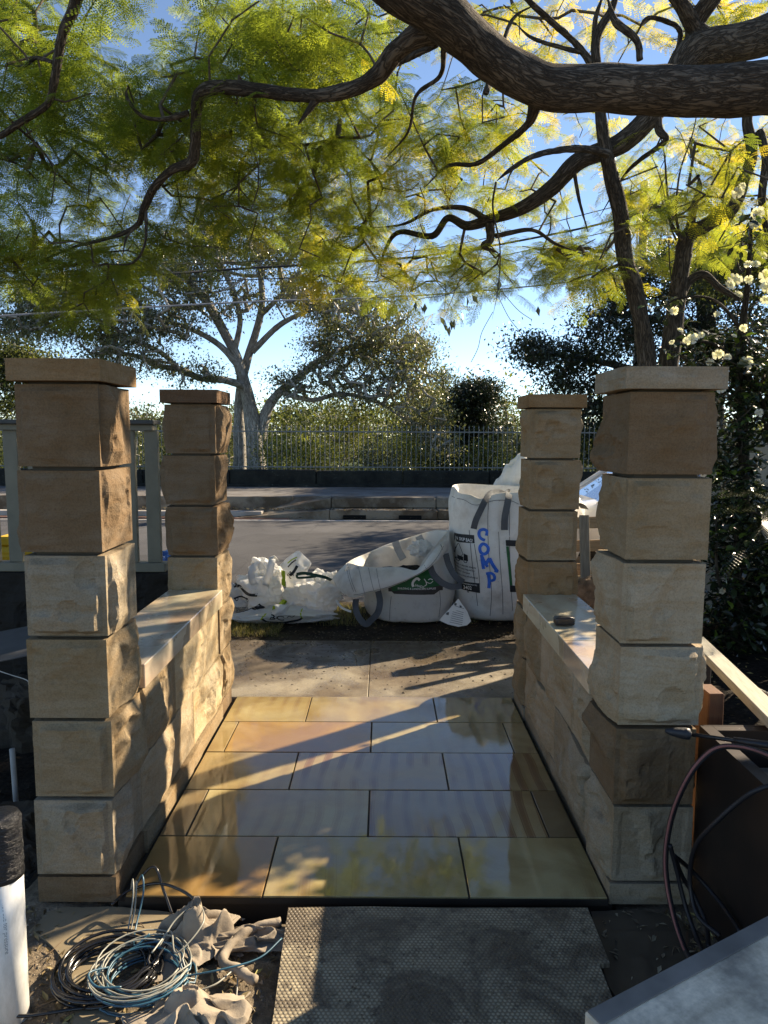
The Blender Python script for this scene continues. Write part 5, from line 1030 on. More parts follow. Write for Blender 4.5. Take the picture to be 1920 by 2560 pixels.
panel(T1, m, [(1147, 1398), (1163, 1400), (1163, 1410), (1148, 1409)], 4, 3); panel(T1, m, [(1164, 1391), (1173, 1394), (1174, 1409), (1164, 1409)], 4, 3)
for cx_ in (1152, 1168): stroke(T1, m, [(cx_ + 3.4 * math.cos(t), 1410 + 4 * math.sin(t)) for t in np.linspace(0, 6.28, 9)], 1.6)
for q in ([(1147, 1385), (1152, 1368), (1157, 1378), (1162, 1392)], [(1147, 1380), (1147, 1398)], [(1163, 1392), (1158, 1400)]): stroke(T1, m, q, 1.1)
for i, (t_, wpx) in enumerate((('than a skip bin, they are', 46), ('collect your bag until you', 42), ('at your own pace.', 31))): words_on(T1, m, t_, (1146 + i * .8, 1424 + i * 8.2 - .5), 4.4, wpx, .03)
words_on(T1, m, 'Just let us know and we\u2019ll come and', (1149, 1449), 4.2, 47, .02); words_on(T1, m, 'it from.', (1152, 1458), 4, 15, .02)
words_on(T1, m, '*', (1171, 1492), 9); m.build('black_print', PRINTK, tb)
m = MB(); words_on(T1, m, 'N SKIP BAG!', (1146, 1358.5), 8.5, 38, .03); words_on(T1, m, 'MORE INFORMATION CALL', (1155, 1469), 3.4, 40, -.02); words_on(T1, m, '98 3402', (1150, 1481), 9.2, 32, -.04); m.build('white_print', PRINTW, tb)
m = MB(); panel(T1, m, [(1265, 1366), (1272, 1366), (1282, 1464), (1275, 1464)], 3, 10); m.build('green_stripe', PRINTG, tb)
m = MB()
for q, w_ in (([(1217, 1340), (1218, 1329), (1211, 1325), (1202, 1328), (1199, 1337), (1203, 1347), (1213, 1352)], 7.2), ([(1218, 1364), (1208, 1361), (1201, 1370), (1203, 1382), (1211, 1386), (1219, 1381), (1221, 1371), (1217, 1364)], 7.6),
              ([(1205, 1388), (1207, 1405), (1210, 1424)], 8), ([(1206, 1392), (1213, 1408), (1220, 1418)], 7), ([(1213, 1415), (1219, 1405), (1224, 1396)], 8), ([(1224, 1396), (1232, 1412), (1244, 1430)], 8.5), ([(1236, 1428), (1246, 1430)], 5),
              ([(1222, 1438), (1224, 1455), (1223, 1472)], 8), ([(1216, 1436), (1228, 1434), (1236, 1440), (1236, 1450), (1225, 1454)], 7)): stroke(T1, m, q, w_, .008, n=8)
m.build('sprayed_letters', SPRAY, tb)
m = MB(); ribbon(m, [(1184, 1322, 6.24), (1190, 1300, 6.22), (1203, 1272, 6.22), (1214, 1250, 6.25), (1226, 1234, 6.35), (1245, 1230, 6.6), (1262, 1236, 6.9)], .056); m.build('lifting_strap', WEBBING, tb)
m = MB(); ribbon(m, [(1261, 1325, 6.24), (1262, 1295, 6.22), (1268, 1262, 6.22), (1272, 1240, 6.27), (1270, 1230, 6.4), (1262, 1236, 6.7)], .06); m.build('lifting_strap', WEBBING, tb)
m = MB(); ribbon(m, [(1405, 1300, 6.5), (1425, 1275, 6.45), (1450, 1262, 6.45), (1462, 1272, 6.6)], .07, flat=(.4, .6, .7)); m.build('lifting_strap', WEBBING, tb)
def crumple(m, c, rx, ry, rz, seed, n=90, amp=.35, zmin=.0, sq=1.0, top=None, freq=1.7, fold=0):
    U, V_ = np.meshgrid(np.linspace(0, 2 * np.pi, n, endpoint=False), np.linspace(.02, np.pi - .02, n // 2), indexing='ij')
    D = np.stack([np.cos(U) * np.sin(V_), np.sin(U) * np.sin(V_), np.cos(V_)], -1)
    f = 1 + amp * (.75 - 1.9 * np.abs(noise(D + [seed, 0, 0], freq, seed))) + amp * .55 * (.5 - np.abs(noise(D, freq * 2.6, seed + 3)) * 1.6) + amp * .25 * (.5 - np.abs(noise(D, freq * 5.5, seed + 5)) * 1.5)
    if fold:
        rr_ = np.random.default_rng(seed); N_ = rr_.normal(0, 1, (fold, 3)); N_ /= np.linalg.norm(N_, axis=1)[:, None]; dk = rr_.uniform(.62, 1.0, fold); W_ = D + .16 * np.stack([noise(D * 1.0 + k_, 2.6, seed + k_) for k_ in (1, 2, 3)], -1)
        dt = W_ @ N_.T; q_ = np.where(dt > .12, dk / np.maximum(dt, .12), 9.0); f = np.minimum(q_.min(-1), 1.5) * (1 - amp * .55 * np.abs(noise(D, freq * 2.2, seed + 4)) ** .7 + amp * .12 * noise(D, freq * 7, seed + 6))
    p = D * f[..., None] * [rx, ry, rz] + c; p[..., 2] = np.maximum(p[..., 2], zmin + .012 * noise(D, 6, seed)); 
    if top is not None: top(p)
    m.grid(p, close_u=True); return p
m = MB(); crumple(m, (1.62, 7.55, .74), .50, .42, .72, 6, 90, .12, .0); o = m.build('full_skip_bag', WHITEBAG2, smooth=True); tag(o, 'second plain white bag bulging up behind the sprayed bag', 'bag')
tb['group'] = 'big white skip bags on the verge'; o['group'] = 'big white skip bags on the verge'

# --- half collapsed open bag with green print
ob = empty('open_skip_bag', 'slumped half-open white bag with a green landscape supplies print and folded rim', 'bag', 'big white skip bags on the verge')
m = MB(); crest = ring_px([(868, 1408, 6.6), (890, 1413, 6.32), (930, 1419, 6.22), (990, 1417, 6.18), (1042, 1424, 6.18), (1075, 1385, 6.25), (1121, 1332, 6.5), (1114, 1328, 6.8), (1085, 1328, 7.0), (1035, 1340, 7.1), (980, 1357, 7.0), (915, 1383, 6.9)])
bd = [ring(.26, 6.66, .2, .2, -.01), ring(.26, 6.66, .36, .38, .0, 3, .02, 5), ring(.24, 6.66, .42, .41, .10, 2.7, .03, 5), ring(.25, 6.66, .45, .42, .26, 2.6, .03, 5)]
up_ = ring(.25, 6.64, .44, .38, .40, 2.4, .03, 5) * .65 + crest * .35
cin = crest.copy(); cin[:, :2] = (cin[:, :2] - [.25, 6.65]) * .95 + [.25, 6.65]; cin[:, 2] -= .03
loft(m, bd + [up_, crest * 1.0], 7, .014, 12, 5.5); body2 = m.build('bag_body', WHITEBAG, ob, True); T2 = bvh(body2)
m = MB(); loft(m, [crest - [0, 0, .004], cin, ring(.25, 6.66, .38, .34, .30), ring(.25, 6.66, .2, .2, .2), ring(.25, 6.66, .02, .02, .18)], 5, .01, 13); m.build('lining', WHITEBAG, ob, True)
m = MB(); crumple(m, (.22, 6.7, .28), .34, .28, .14, 9, 60, .2, .05); m.build('dark_hollow', plain('hollow_shade', (.012, .010, .008), .9), ob)  # near-black lump: the shade inside the open bag, put in as colour
hem = [P(831, 1446, 6.42), P(846, 1474, 6.28), P(880, 1494, 6.13), P(925, 1483, 6.08), P(975, 1468, 6.05), P(1040, 1441, 6.05), P(1085, 1410, 6.1), P(1120, 1376, 6.38)]
cr = [P(866, 1408, 6.62), P(880, 1410, 6.35), P(905, 1416, 6.22), P(950, 1419, 6.18), P(1000, 1418, 6.15), P(1044, 1425, 6.15), P(1076, 1386, 6.22), P(1122, 1331, 6.5)]
H1, C1 = spline(hem, 10), spline(cr, 10); m = MB(); nu = 16; A = []
for j in range(nu + 1):
    t = j / nu; q = C1 * (1 - t) + H1 * t; q = q + np.array([0, -.05 * math.sin(math.pi * t) ** .6, .012 * math.sin(math.pi * t)]); A.append(q)
A = np.array(A); A[..., 1] += .016 * (np.abs(noise(A * [1, .2, .6], 7, 4)) - .3) * 1.5 + .006 * noise(A, 16, 8); A2 = A + [0, .004, 0]
m.grid(A); m.grid(A2[::-1]); m.grid(np.stack([A[-1], A2[-1]])); m.grid(np.stack([A2[0], A[0]])); fl = m.build('folded_rim', WHITEBAG, ob, True); T3 = bvh(fl)
m = MB()
for q in ([(892, 1418), (900, 1440), (912, 1483)], [(920, 1421), (925, 1440), (936, 1478)], [(940, 1422), (944, 1440), (952, 1473)], [(1060, 1412), (1068, 1424)], [(1102, 1360), (1110, 1382)], [(862, 1425), (868, 1445), (884, 1480)], [(866, 1424), (874, 1446), (890, 1480)]): stroke(T3, m, q, 1.0, .003, 6.1)
stroke(T3, m, [(884, 1488), (925, 1477), (975, 1462), (1040, 1435), (1084, 1404), (1114, 1374)], 1.1, .003, 6.1); stroke(T2, m, [(978, 1490), (975, 1520), (974, 1551)], 1.2, .003); stroke(T2, m, [(1100, 1480), (1102, 1510), (1098, 1546)], 1.2, .003)
m.build('seam', bpy.data.materials['seam_thread'], ob)
m = MB(); panel(T2, m, [(970, 1461), (1109, 1461), (1108, 1478), (971, 1478)], 16, 3, .004); panel(T2, m, [(977, 1476), (1104, 1476), (1085, 1487), (985, 1483)], 16, 3, .0045); m.build('shadow_panel', plain('panel_shadow', (.06, .055, .05), .7), ob)  # black shadow below the green panel, laid on as flat dark colour
m = MB(); panel(T2, m, [(975, 1432), (1085, 1420), (1101, 1466), (980, 1476)], 16, 6, .008); m.build('green_print', PRINTG, ob)
m = MB(); words_on(T2, m, 'BUILDING & LANDSCAPE SUPPLIES', (994, 1471), 4.6, 96, .03, .013); words_on(T2, m, 'SANDS', (1036, 1463), 6, 24, .28, .013); stroke(T2, m, [(1049, 1449), (1042, 1444), (1034, 1450), (1031, 1458), (1033, 1465)], 6, .012)
stroke(T2, m, [(1060, 1446), (1064, 1452), (1066, 1460), (1061, 1464)], 2, .012); stroke(T2, m, [(1064, 1453), (1075, 1458), (1083, 1453)], 1.6, .012); stroke(T2, m, [(1070, 1449), (1076, 1447), (1082, 1450)], 2.2, .012); m.build('white_print', PRINTW, ob)
for pts in ([(945, 1476, 6.16), (950, 1505, 6.14), (944, 1532, 6.12), (928, 1550, 6.1), (914, 1560, 6.1), (898, 1545, 6.12), (889, 1520, 6.18), (890, 1498, 6.25)], [(1074, 1412, 6.12), (1084, 1436, 6.12), (1104, 1456, 6.1), (1130, 1467, 6.1), (1154, 1464, 6.12)], [(1114, 1384, 6.3), (1122, 1412, 6.22), (1138, 1440, 6.15), (1158, 1456, 6.15)]):
    m = MB(); ribbon(m, pts, .056); m.build('lifting_strap', WEBBING, ob)
GREYW = plain('pale_grey_webbing', (.30, .29, .27), .8)
for pts in ([(988, 1354, 6.86), (996, 1375, 6.85), (1008, 1398, 6.78)], [(1046, 1340, 6.9), (1056, 1358, 6.85), (1070, 1378, 6.78)]): m = MB(); ribbon(m, pts, .07); m.build('inner_strap', GREYW, ob)
m = MB(); crumple(m, P(1050, 1372, 6.78), .10, .05, .07, 31, 40, .4, 0); m.build('crumpled_paper', WHITEBAG, ob)
m = MB(); tq = [P(1146, 1497, 6.10), P(1124, 1522, 6.06), P(1098, 1551, 6.0), P(1120, 1561, 5.98), P(1146, 1567, 5.96), P(1168, 1563, 5.97), P(1178, 1553, 6.0), P(1168, 1528, 6.05), P(1155, 1510, 6.08)]
m.add(np.concatenate([tq, np.array(tq) + [0, .003, 0]]), [tuple(range(9)), tuple(range(9, 18))[::-1]] + [(i, i + 9, (i + 1) % 9 + 9, (i + 1) % 9) for i in range(9)]); tg = m.build('instruction_tag', plain('tag_paper', (.70, .69, .66), .7, var=.08), ob)
T4 = BVHTree.FromPolygons([Vector(v) for v in m.v[0]], [tuple(range(9))]); m = MB()
for i in range(9): stroke(T4, m, [(1135 - i * 1.8 + 3, 1519 + i * 4.4), (1160 - i * .9 + 2, 1526 + i * 4.2)], .9, .003, 6.0, 3)
panel(T4, m, [(1138, 1508), (1143, 1511), (1141, 1516), (1136, 1513)], 2, 2, .003, 6.05); panel(T4, m, [(1150, 1514), (1155, 1517), (1154, 1521), (1149, 1518)], 2, 2, .003, 6.05); panel(T4, m, [(1118, 1532), (1124, 1534), (1122, 1540), (1115, 1538)], 2, 2, .003, 6.0); m.build('tag_print', plain('tag_ink', (.10, .10, .10), .7), tg)

# --- crumpled empty bags on the left
def scrunch(label, parts, seed):
    o = empty('collapsed_bag', label, 'bag', 'collapsed white bags on the verge'); m = MB()
    for k, (c, rx, ry, rz, s, amp, fr) in enumerate(parts): crumple(m, c, rx, ry, rz, s, 120, amp, .0 if c[2] < .3 else .05, freq=fr, fold=17)
    b = m.build('bag_body', WHITEBAG3, o, False); return o, bvh(b)
px = lambda a, b, y=6.4: tuple(P(a, b, y))
a1, TA = scrunch('collapsed white bag with skip bag print slumped against the back left pillar', [(px(645, 1485, 6.55), .32, .28, .27, 3, .30, 1.5), (px(670, 1435, 6.6), .20, .17, .16, 11, .5, 1.3), (px(600, 1500, 6.5), .24, .22, .20, 17, .3, 1.5)], 3)
m = MB(); stroke(TA, m, [(572, 1478), (592, 1472), (606, 1486), (640, 1492)], 8, .006, 6.2); panel(TA, m, [(585, 1549), (646, 1513), (658, 1526), (592, 1562)], 10, 4, .006, 6.2)
for cx_ in (584, 613): stroke(TA, m, [(cx_ + 3 * math.cos(t), 1507 + 3.4 * math.sin(t)) for t in np.linspace(0, 6.28, 9)], 1.6, .006, 6.2)
stroke(TA, m, [(576, 1506), (596, 1500), (616, 1502)], 4, .005, 6.2)
for i, t_ in enumerate(('than a skip bin, they are', 'keep your bag until you', 'at your own pace.', 'know and we\u2019ll come')): words_on(TA, m, t_, (580, 1526 + i * 6.2), 4, 60 - i * 5, .20, .008, 6.2)
m.build('black_print', PRINTK, a1); m = MB(); words_on(TA, m, 'A SKIP BAG', (580, 1480), 5.5, 56, -.15, .011, 6.2); words_on(TA, m, '134', (606, 1550), 7, 18, .5, .011, 6.2); m.build('white_print', PRINTW, a1)
for pts in ([(636, 1462, 6.3), (628, 1440, 6.25), (634, 1418, 6.25), (648, 1410, 6.3), (656, 1424, 6.35)], [(664, 1464, 6.28), (672, 1440, 6.22), (678, 1412, 6.22), (682, 1396, 6.28), (690, 1404, 6.4)]): m = MB(); ribbon(m, pts, .062, .003); m.build('lifting_strap', WHITEBAG3, a1, True)
def cone_sheet(pxs, y, depth, mat, parent, name, seed):
    q = np.array([P(a, b, y) for a, b in pxs]); m = MB(); n = 14; c = q.mean(0); ringp = spline(np.vstack([q, q[:1]]), 8)[:-1]; A = []
    for j in range(n + 1): t = j / n; A.append(ringp * (1 - t) + c * t + [0, -depth * math.sin(t * 1.57), 0])
    A = np.array(A); A[..., 1] += .06 * (np.abs(noise(A, 6, seed)) - .3) * np.linspace(.2, 1, n + 1)[:, None] + .03 * np.abs(noise(A, 14, seed + 1)); B = A + [0, .02, 0]; B[0] = A[0]; m.grid(A, close_v=True); m.grid(B[::-1], close_v=True); return m.build(name, mat, parent, False)
pk = cone_sheet([(700, 1412), (722, 1392), (746, 1378), (762, 1392), (778, 1408), (768, 1430), (760, 1462), (742, 1490), (724, 1502), (716, 1470), (712, 1440)], 6.5, .08, WHITEBAG3, a1, 'upturned_corner', 3); TP = bvh(pk)
m = MB(); stroke(TP, m, [(718, 1420), (727, 1410), (738, 1402)], 3, .006, 6.4); stroke(TP, m, [(724, 1440), (734, 1430), (742, 1416)], 7, .006, 6.4); words_on(TP, m, 'BC', (714, 1440), 16, 15, .7, .008, 6.4); m.build('black_print', PRINTK, a1)
m = MB(); panel(TA, m, [(703, 1425), (713, 1428), (714, 1468), (704, 1462)], 4, 6, .02, 6.3); stroke(TP, m, [(716, 1412), (728, 1402), (740, 1396)], 2.4, .008, 6.4); m.build('lime_print', PRINTL, a1)
a2, TB = scrunch('collapsed white bag with lime and black print lying between the other bags', [(px(790, 1498, 6.5), .30, .25, .25, 23, .4, 1.6), (px(700, 1537, 6.3), .46, .17, .10, 29, .22, 1.4), (px(815, 1465, 6.6), .17, .15, .15, 37, .5, 1.6), (px(770, 1542, 6.35), .32, .15, .08, 41, .25, 1.6)], 5)
m = MB(); words_on(TB, m, 'BC', (672, 1548), 14, 38, .12, .010, 6.15); stroke(TB, m, [(655, 1548), (672, 1560), (710, 1560), (745, 1552), (755, 1545)], 6, .006, 6.15); words_on(TB, m, 'BUILDING & LANDSCAPE SUPPLIES', (668, 1558), 4.2, 72, .10, .011, 6.15); stroke(TB, m, [(718, 1543), (724, 1538), (731, 1541), (738, 1536)], 1.6, .01, 6.15); m.build('black_print', PRINTK, a2)
m = MB(); panel(TB, m, [(682, 1514), (708, 1520), (700, 1533), (680, 1530)], 6, 4, .006, 6.15); stroke(TB, m, [(750, 1532), (754, 1540), (757, 1547)], 3, .008, 6.15); stroke(TB, m, [(652, 1550), (658, 1541), (664, 1538)], 3, .008, 6.15); m.build('lime_print', PRINTL, a2)
cone_sheet([(686, 1512), (730, 1512), (735, 1500), (716, 1528), (700, 1540), (676, 1544)], 6.15, .04, WHITEBAG3, a2, 'folded_flap', 8)
m = MB(); ribbon(m, [(742, 1436, 6.3), (760, 1433, 6.25), (790, 1438, 6.22), (815, 1444, 6.25), (828, 1450, 6.35)], .028, .006); ribbon(m, [(742, 1436, 6.3), (744, 1444, 6.3), (760, 1444, 6.28), (790, 1441, 6.26)], .02, .006); m.build('green_strap', plain('dark_green_webbing', (.012, .05, .035), .5), a2)
m = MB(); ribbon(m, [(840, 1500, 6.3), (850, 1515, 6.2), (862, 1523, 6.15), (878, 1529, 6.1)], .02, .003); m.build('loose_tie', WHITEBAG3, a2)
# blue tarpaulin and patterned bag between railing and pillar
m = MB(); crumple(m, tuple(P(425, 1425, 5.4)), .16, .16, .13, 51, 60, .3, .3); tag(m.build('tarpaulin', plain('blue_tarpaulin', (.02, .12, .40), .4, .5, bump=.4, bsc=20)), 'crumpled blue tarpaulin behind the back left pillar', 'tarpaulin')
tr_ = np.array(P(400, 1475, 4.95)); pb = empty('patterned_bag', 'black bag with white swirls hunched at the end of the timber railing', 'bag'); m = MB(); crumple(m, tuple(tr_ - [0, 0, .22]), .22, .18, .36, 61, 80, .16, -.1); b = m.build('bag_body', BLACKP, pb, True); T5 = bvh(b); m = MB(); r = np.random.default_rng(2)
for i in range(11):
    cx_, cy_ = 357 + i * 6.4, 1450 + 8 * math.sin(i * 1.7) + 6; stroke(T5, m, [(cx_ + (5 - t * .6) * math.cos(t * 1.2 + i), cy_ + (5 - t * .6) * math.sin(t * 1.2 + i)) for t in range(6)], 1.1, .004, 4.8)
m.build('white_swirls', plain('grey_swirl_print', (.35, .35, .34), .6), pb)
# ================================================================ RAILING, PALLETS, LOG, CAR, POLES
PAINT = plain('aged_sage_paint', (.18, .165, .12), .7, .3, var=.12, sc=8, bump=.15)
rl = empty('timber_railing', 'old sage-grey timber railing behind the front left pillar', 'railing')
m = MB(); m.box(-5.2, -1.50, 4.62, 4.78, 1.755, 1.785, .006); m.build('top_rail', plain('dark_weathered_rail', (.07, .07, .065), .8), rl); m = MB(); m.box(-5.2, -1.52, 4.655, 4.745, 1.715, 1.754, .004); m.build('under_rail', PAINT, rl); m = MB(); m.box(-5.2, -1.46, 4.645, 4.755, .775, .835, .005); m.build('bottom_rail', PAINT, rl)
for k in range(23): m = MB(); m.box(-1.54 - .155 * k - .045, -1.54 - .155 * k + .045, 4.68, 4.715, .8355, 1.7145, .003); m.build('baluster', PAINT, rl)
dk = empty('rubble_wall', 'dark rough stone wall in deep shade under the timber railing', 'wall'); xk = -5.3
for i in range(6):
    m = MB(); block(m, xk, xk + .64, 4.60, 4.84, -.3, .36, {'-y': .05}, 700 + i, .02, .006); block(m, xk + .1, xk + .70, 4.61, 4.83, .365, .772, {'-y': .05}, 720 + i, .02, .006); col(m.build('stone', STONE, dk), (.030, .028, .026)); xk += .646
m = MB(); r = np.random.default_rng(8)
for i in range(3):
    x0 = -6.0 + i * 1.25; m.box(x0, x0 + 1.2, 6.2, 6.55, -.03, .68, .04)
    for j in range(4): m.box(x0 + .08 + j * .29, x0 + .2 + j * .29, 6.185, 6.565, .05, .62, .02)
    m.box(x0 + .02, x0 + 1.18, 6.25, 6.5, .68, .77, .02)
tag(m.build('road_barrier', plain('yellow_barrier_plastic', (.62, .38, .02), .45, .4, var=.15)), 'yellow plastic road barrier behind the timber railing', 'barrier')
# left garden bits
m = MB(); m.box(0, .9, -.3, .3, -.002, .002); o = m.build('plywood_offcut', plain('grey_ply', (.07, .07, .068), .6)); o.matrix_world = Matrix.Translation(P(20, 1610, 3.6)) @ Matrix.Rotation(rad(25), 4, 'Z') @ Matrix.Rotation(rad(-6), 4, 'Y') @ Matrix.Translation((-.6, 0, 0)); tag(o, 'thin grey sheet leaning over the dark soil left of the front left pillar', 'sheet')
m = MB(); m.tube(spline([P(-30, 1668, 3.2), P(20, 1685, 3.1), P(66, 1700, 3.0), P(72, 1712, 3.0)], 6), .0022, 6); tag(m.build('string_line', plain('string', (.4, .38, .34), .8)), 'slack builder string crossing the dark soil to the left pillar', 'string')
for k, (q0, s0) in enumerate(((P(15, 1760, 3.0), .16), (P(80, 1560, 4.2), .2), (P(30, 1530, 4.3), .24), (P(60, 2160, 2.8), .08))):
    m = MB(); crumple(m, (q0[0], q0[1], gz(q0[0], q0[1]) + s0 * .2), s0 * 1.5, s0, s0, 80 + k, 50, .25, -.3); col(m.build('stone', STONE), (.07, .06, .05)); o = bpy.data.objects[-1] if False else None
rk = [o for o in COL.objects if o.name.startswith('stone') and o.parent is None and not o.name.startswith('stone_pillar')]
for o, lb in zip(rk, ('dark broken rock on the soil beside the front left pillar', 'dark rock below the railing nearest the left wall', 'larger dark rock below the railing at the left edge', 'small muddy rock behind the white drain pipe')): o.name = 'rock'; tag(o, lb, 'rock', 'rocks in the left garden')
# pallets on the right behind the wall
def pallet(label, origin, rz, tilt):
    o = empty('pallet', label, 'pallet', 'timber pallets on the verge'); M0 = Matrix.Translation(origin) @ Matrix.Rotation(rad(rz), 4, 'Z') @ Matrix.Rotation(rad(90 - tilt), 4, 'X'); r = np.random.default_rng(int(abs(rz)) + 3)
    def bb(nm, x0, x1, y0, y1, z0, z1): m = MB(); m.box(x0, x1, y0, y1, z0, z1, .003); q = m.build(nm, PW, o); q.matrix_world = M0
    for i in range(6): y = .02 + i * .2; bb('deck_board', 0, 1.0, y, y + .10, .0, .018)
    for x in (.0, .46, .92): bb('bearer', x, x + .075, 0, 1.14, .0181, .10)
    for i in range(3): y = .02 + i * .5; bb('base_board', 0, 1.0, y, y + .10, .1001, .118)
    return o
pallet('pale timber pallet standing on edge between the back right pillar and the white car', P(1443, 1500, 5.9) * [1, 1, 0] + [-.15, 0, -.12], 12, 8)
pallet('second timber pallet leaning behind the first one near the white car', P(1500, 1500, 6.3) * [1, 1, 0] + [.1, .15, -.06], -4, 14)
beam('leaning_batten', P(1470, 1500, 5.55) * [1, 1, 0] + [0, 0, .12], P(1460, 1288, 5.75), .075, .035, M_wood('grey_batten_wood', (.17, .14, .10), (.27, .23, .17)), 'grey timber batten leaning against the pallets', 'batten')
m = MB(); q0 = P(1440, 1482, 4.95); m.tube(spline([(q0[0] - .2, q0[1] + .05, .52), (q0[0] + .05, q0[1], .545), (q0[0] + .28, q0[1] - .05, .555), (q0[0] + .5, q0[1] - .10, .53)], 12), .13, 26, bump=.35, seed=9); lg = m.build('log', plain('torn_wood', (.16, .10, .06), .95, var=.7, sc=14, bump=1.0, bsc=40), smooth=False); tag(lg, 'rough torn brown log lying behind the right wall coping', 'log')
m = MB()
for i in range(2): m.box(q0[0] - .15 + i * .38, q0[0] + .2 + i * .38, q0[1] - .30, q0[1] + .16, -.06, .40 - .02 * i, .02)
tag(m.build('earth_sack', plain('dark_sacking', (.03, .026, .02), .95, bump=.8, bsc=60)), 'dark earth-filled sacks holding up the torn log', 'sack')
# parked car
car = empty('parked_car', 'white hatchback parked at the near kerb seen between the right pillars', 'car')
CW = NT('white_car_paint', .25, .5); CW.set('Base Color', (.78, .79, .80)); CW.set('Coat Weight', 1.0); CW.set('Coat Roughness', .03); CW = CW.m
GL = NT('car_glass', .03, .9); GL.set('Base Color', (.02, .03, .045)); GL.set('Coat Weight', 1.0); GL.set('Coat Roughness', .01); GL.set('Metallic', .35); GL.set('Base Color', (.16, .20, .28)); GL = GL.m
CX, CY, CZ = 1.30, 8.35, -.10                                   # nose x, centre y, road
def section(x, hw, z0, z1, z2, hw2):
    h = [(-hw * .9, z0), (-hw, z0 + .12), (-hw, z1 - .15), (-hw * .97, z1), (-hw2, z2), (-hw2 * .5, z2 + .015), (0, z2 + .02)]; h = h + [(-a, b) for a, b in h[-2::-1]]; return [(CX + x, CY + a, CZ + b * 1.06) for a, b in h]
prof = [(0, .62, .32, .50, .58, .50), (.10, .76, .22, .64, .74, .62), (.35, .84, .20, .78, .86, .70), (.8, .87, .18, .88, .95, .76), (1.15, .88, .18, .93, 1.01, .78), (1.6, .88, .18, .95, 1.0, .80), (2.6, .88, .18, .97, 1.0, .80), (3.5, .87, .20, .99, 1.02, .80), (3.9, .82, .26, .95, 1.0, .74), (4.02, .70, .34, .80, .88, .62)]
A = np.array([section(*p) for p in prof]); m = MB(); B = spline(A.reshape(len(A), -1), 5).reshape(-1, A.shape[1], 3); m.grid(B); nn_ = B.shape[1]; m.f += [tuple(range(nn_))[::-1], tuple((len(B) - 1) * nn_ + i for i in range(nn_))]; m.m += [0, 0]; m.build('body', CW, car, True)
def cab(x, hwb, zb, hwt, zt): return [(CX + x, CY - hwb, CZ + zb * 1.06), (CX + x, CY - hwt, CZ + zt * 1.03), (CX + x, CY - hwt * .6, CZ + zt + .035), (CX + x, CY, CZ + zt + .05), (CX + x, CY + hwt * .6, CZ + zt + .035), (CX + x, CY + hwt, CZ + zt), (CX + x, CY + hwb, CZ + zb * 1.06)]
C_ = np.array([cab(1.02, .74, .98, .72, 1.00), cab(1.88, .80, .98, .60, 1.60), cab(2.5, .80, .98, .62, 1.66), cab(3.3, .78, .98, .60, 1.60), cab(3.85, .72, .98, .62, 1.05)]); m = MB(); m.grid(C_); m.build('cabin_glass', GL, car)
m = MB(); m.grid((C_[1:4, 1:6] + [0, 0, .012])); 
for s in (0, 6):
    for a, b in ((0, 1), (3, 4)): m.tube([C_[a, s] + [0, 0, .02], C_[a, 1 if s == 0 else 5] + [0, 0, .02], C_[b, 1 if s == 0 else 5] + [0, 0, .02]], .028, 6)
    for a in (2,): m.tube([C_[a, s], C_[a, 1 if s == 0 else 5]], .03, 6)
m.build('roof', CW, car, True)
for x in (.78, 3.25):
    for s in (-1, 1):
        m = MB(); m.tube([(CX + x, CY + s * .70, CZ + .31), (CX + x, CY + s * .885, CZ + .31)], .31, 28); wh = m.build('wheel', BLACKP, car); m = MB(); m.tube([(CX + x, CY + s * .80, CZ + .31), (CX + x, CY + s * .892, CZ + .31)], .20, 20); m.build('rim', plain('alloy', (.45, .45, .46), .3, .5, .8), wh)
for s in (-1, 1):
    m = MB(); m.box(CX + .10, CX + .36, CY + s * .66 - .12, CY + s * .66 + .12, CZ + .60, CZ + .74, .04); m.build('headlight', plain('lamp_lens', (.55, .57, .6), .08, .8), car); m = MB(); m.box(CX + 1.28, CX + 1.40, CY + s * .98 - .09, CY + s * .98 + .09, CZ + .98, CZ + 1.12, .03); m.build('mirror', CW, car)
for c0 in (.25, -.35): m = MB(); m.tube([(CX + 1.08, CY + c0, CZ + 1.035), (CX + 1.16, CY + c0 - .5, CZ + 1.07)], .012, 6); m.build('wiper', BLACKP, car)
m = MB(); m.box(CX + .93, CX + 1.08, CY - .72, CY + .72, CZ + .985, CZ + 1.015, .005); m.build('cowl', BLACKP, car)
car.location = (0, 0, 0)
# pole and wires
POLEM = M_wood('grey_pole_timber', (.10, .10, .105), (.20, .195, .19)); po = empty('power_pole', 'weathered grey timber power pole with crossarms behind the railing', 'pole')
b_, t_ = P(1588, 1250, 24), P(1612, 455, 24); m = MB(); m.tube([b_, (b_ + t_) / 2, t_], [.17, .155, .135], 14); m.build('pole', POLEM, po, True)
for z_, dx in ((.4, 1.0), (1.15, .9)): c = t_ - [0, 0, z_]; m = MB(); m.add(*(lambda M: (M.v[0], M.f))(MB().box(-dx, dx, -.05, .05, -.06, .06, .01, M4=Matrix.Translation(c) @ Matrix.Rotation(rad(60), 4, 'Z') @ Matrix.Rotation(rad(-12 if z_ < 1 else 0), 4, 'Y')))); m.build('crossarm', POLEM, po)
m = MB(); m.tube([b_ + [-.2, -.05, 0], t_ - [.2, .05, 1.0]], .03, 6); m.build('conduit', plain('galvanised', (.45, .47, .48), .5), po, True)
WIRE = plain('cable_black', (.02, .02, .022), .5)
def wire(label, pts, r_, mat=WIRE): m = MB(); m.tube(spline([P(*p) for p in pts], 10), r_, 5); tag(m.build('power_line', mat, smooth=True), label, 'power line', 'overhead power lines')
GW2 = plain('cable_grey', (.22, .23, .25), .5)
wire('pale grey service cable sagging lowest across the sky from the left edge', [(-900, 850, 14), (0, 790, 16), (620, 755, 18), (1060, 738, 20), (1470, 700, 22), (1606, 668, 23.6)], .022, GW2)
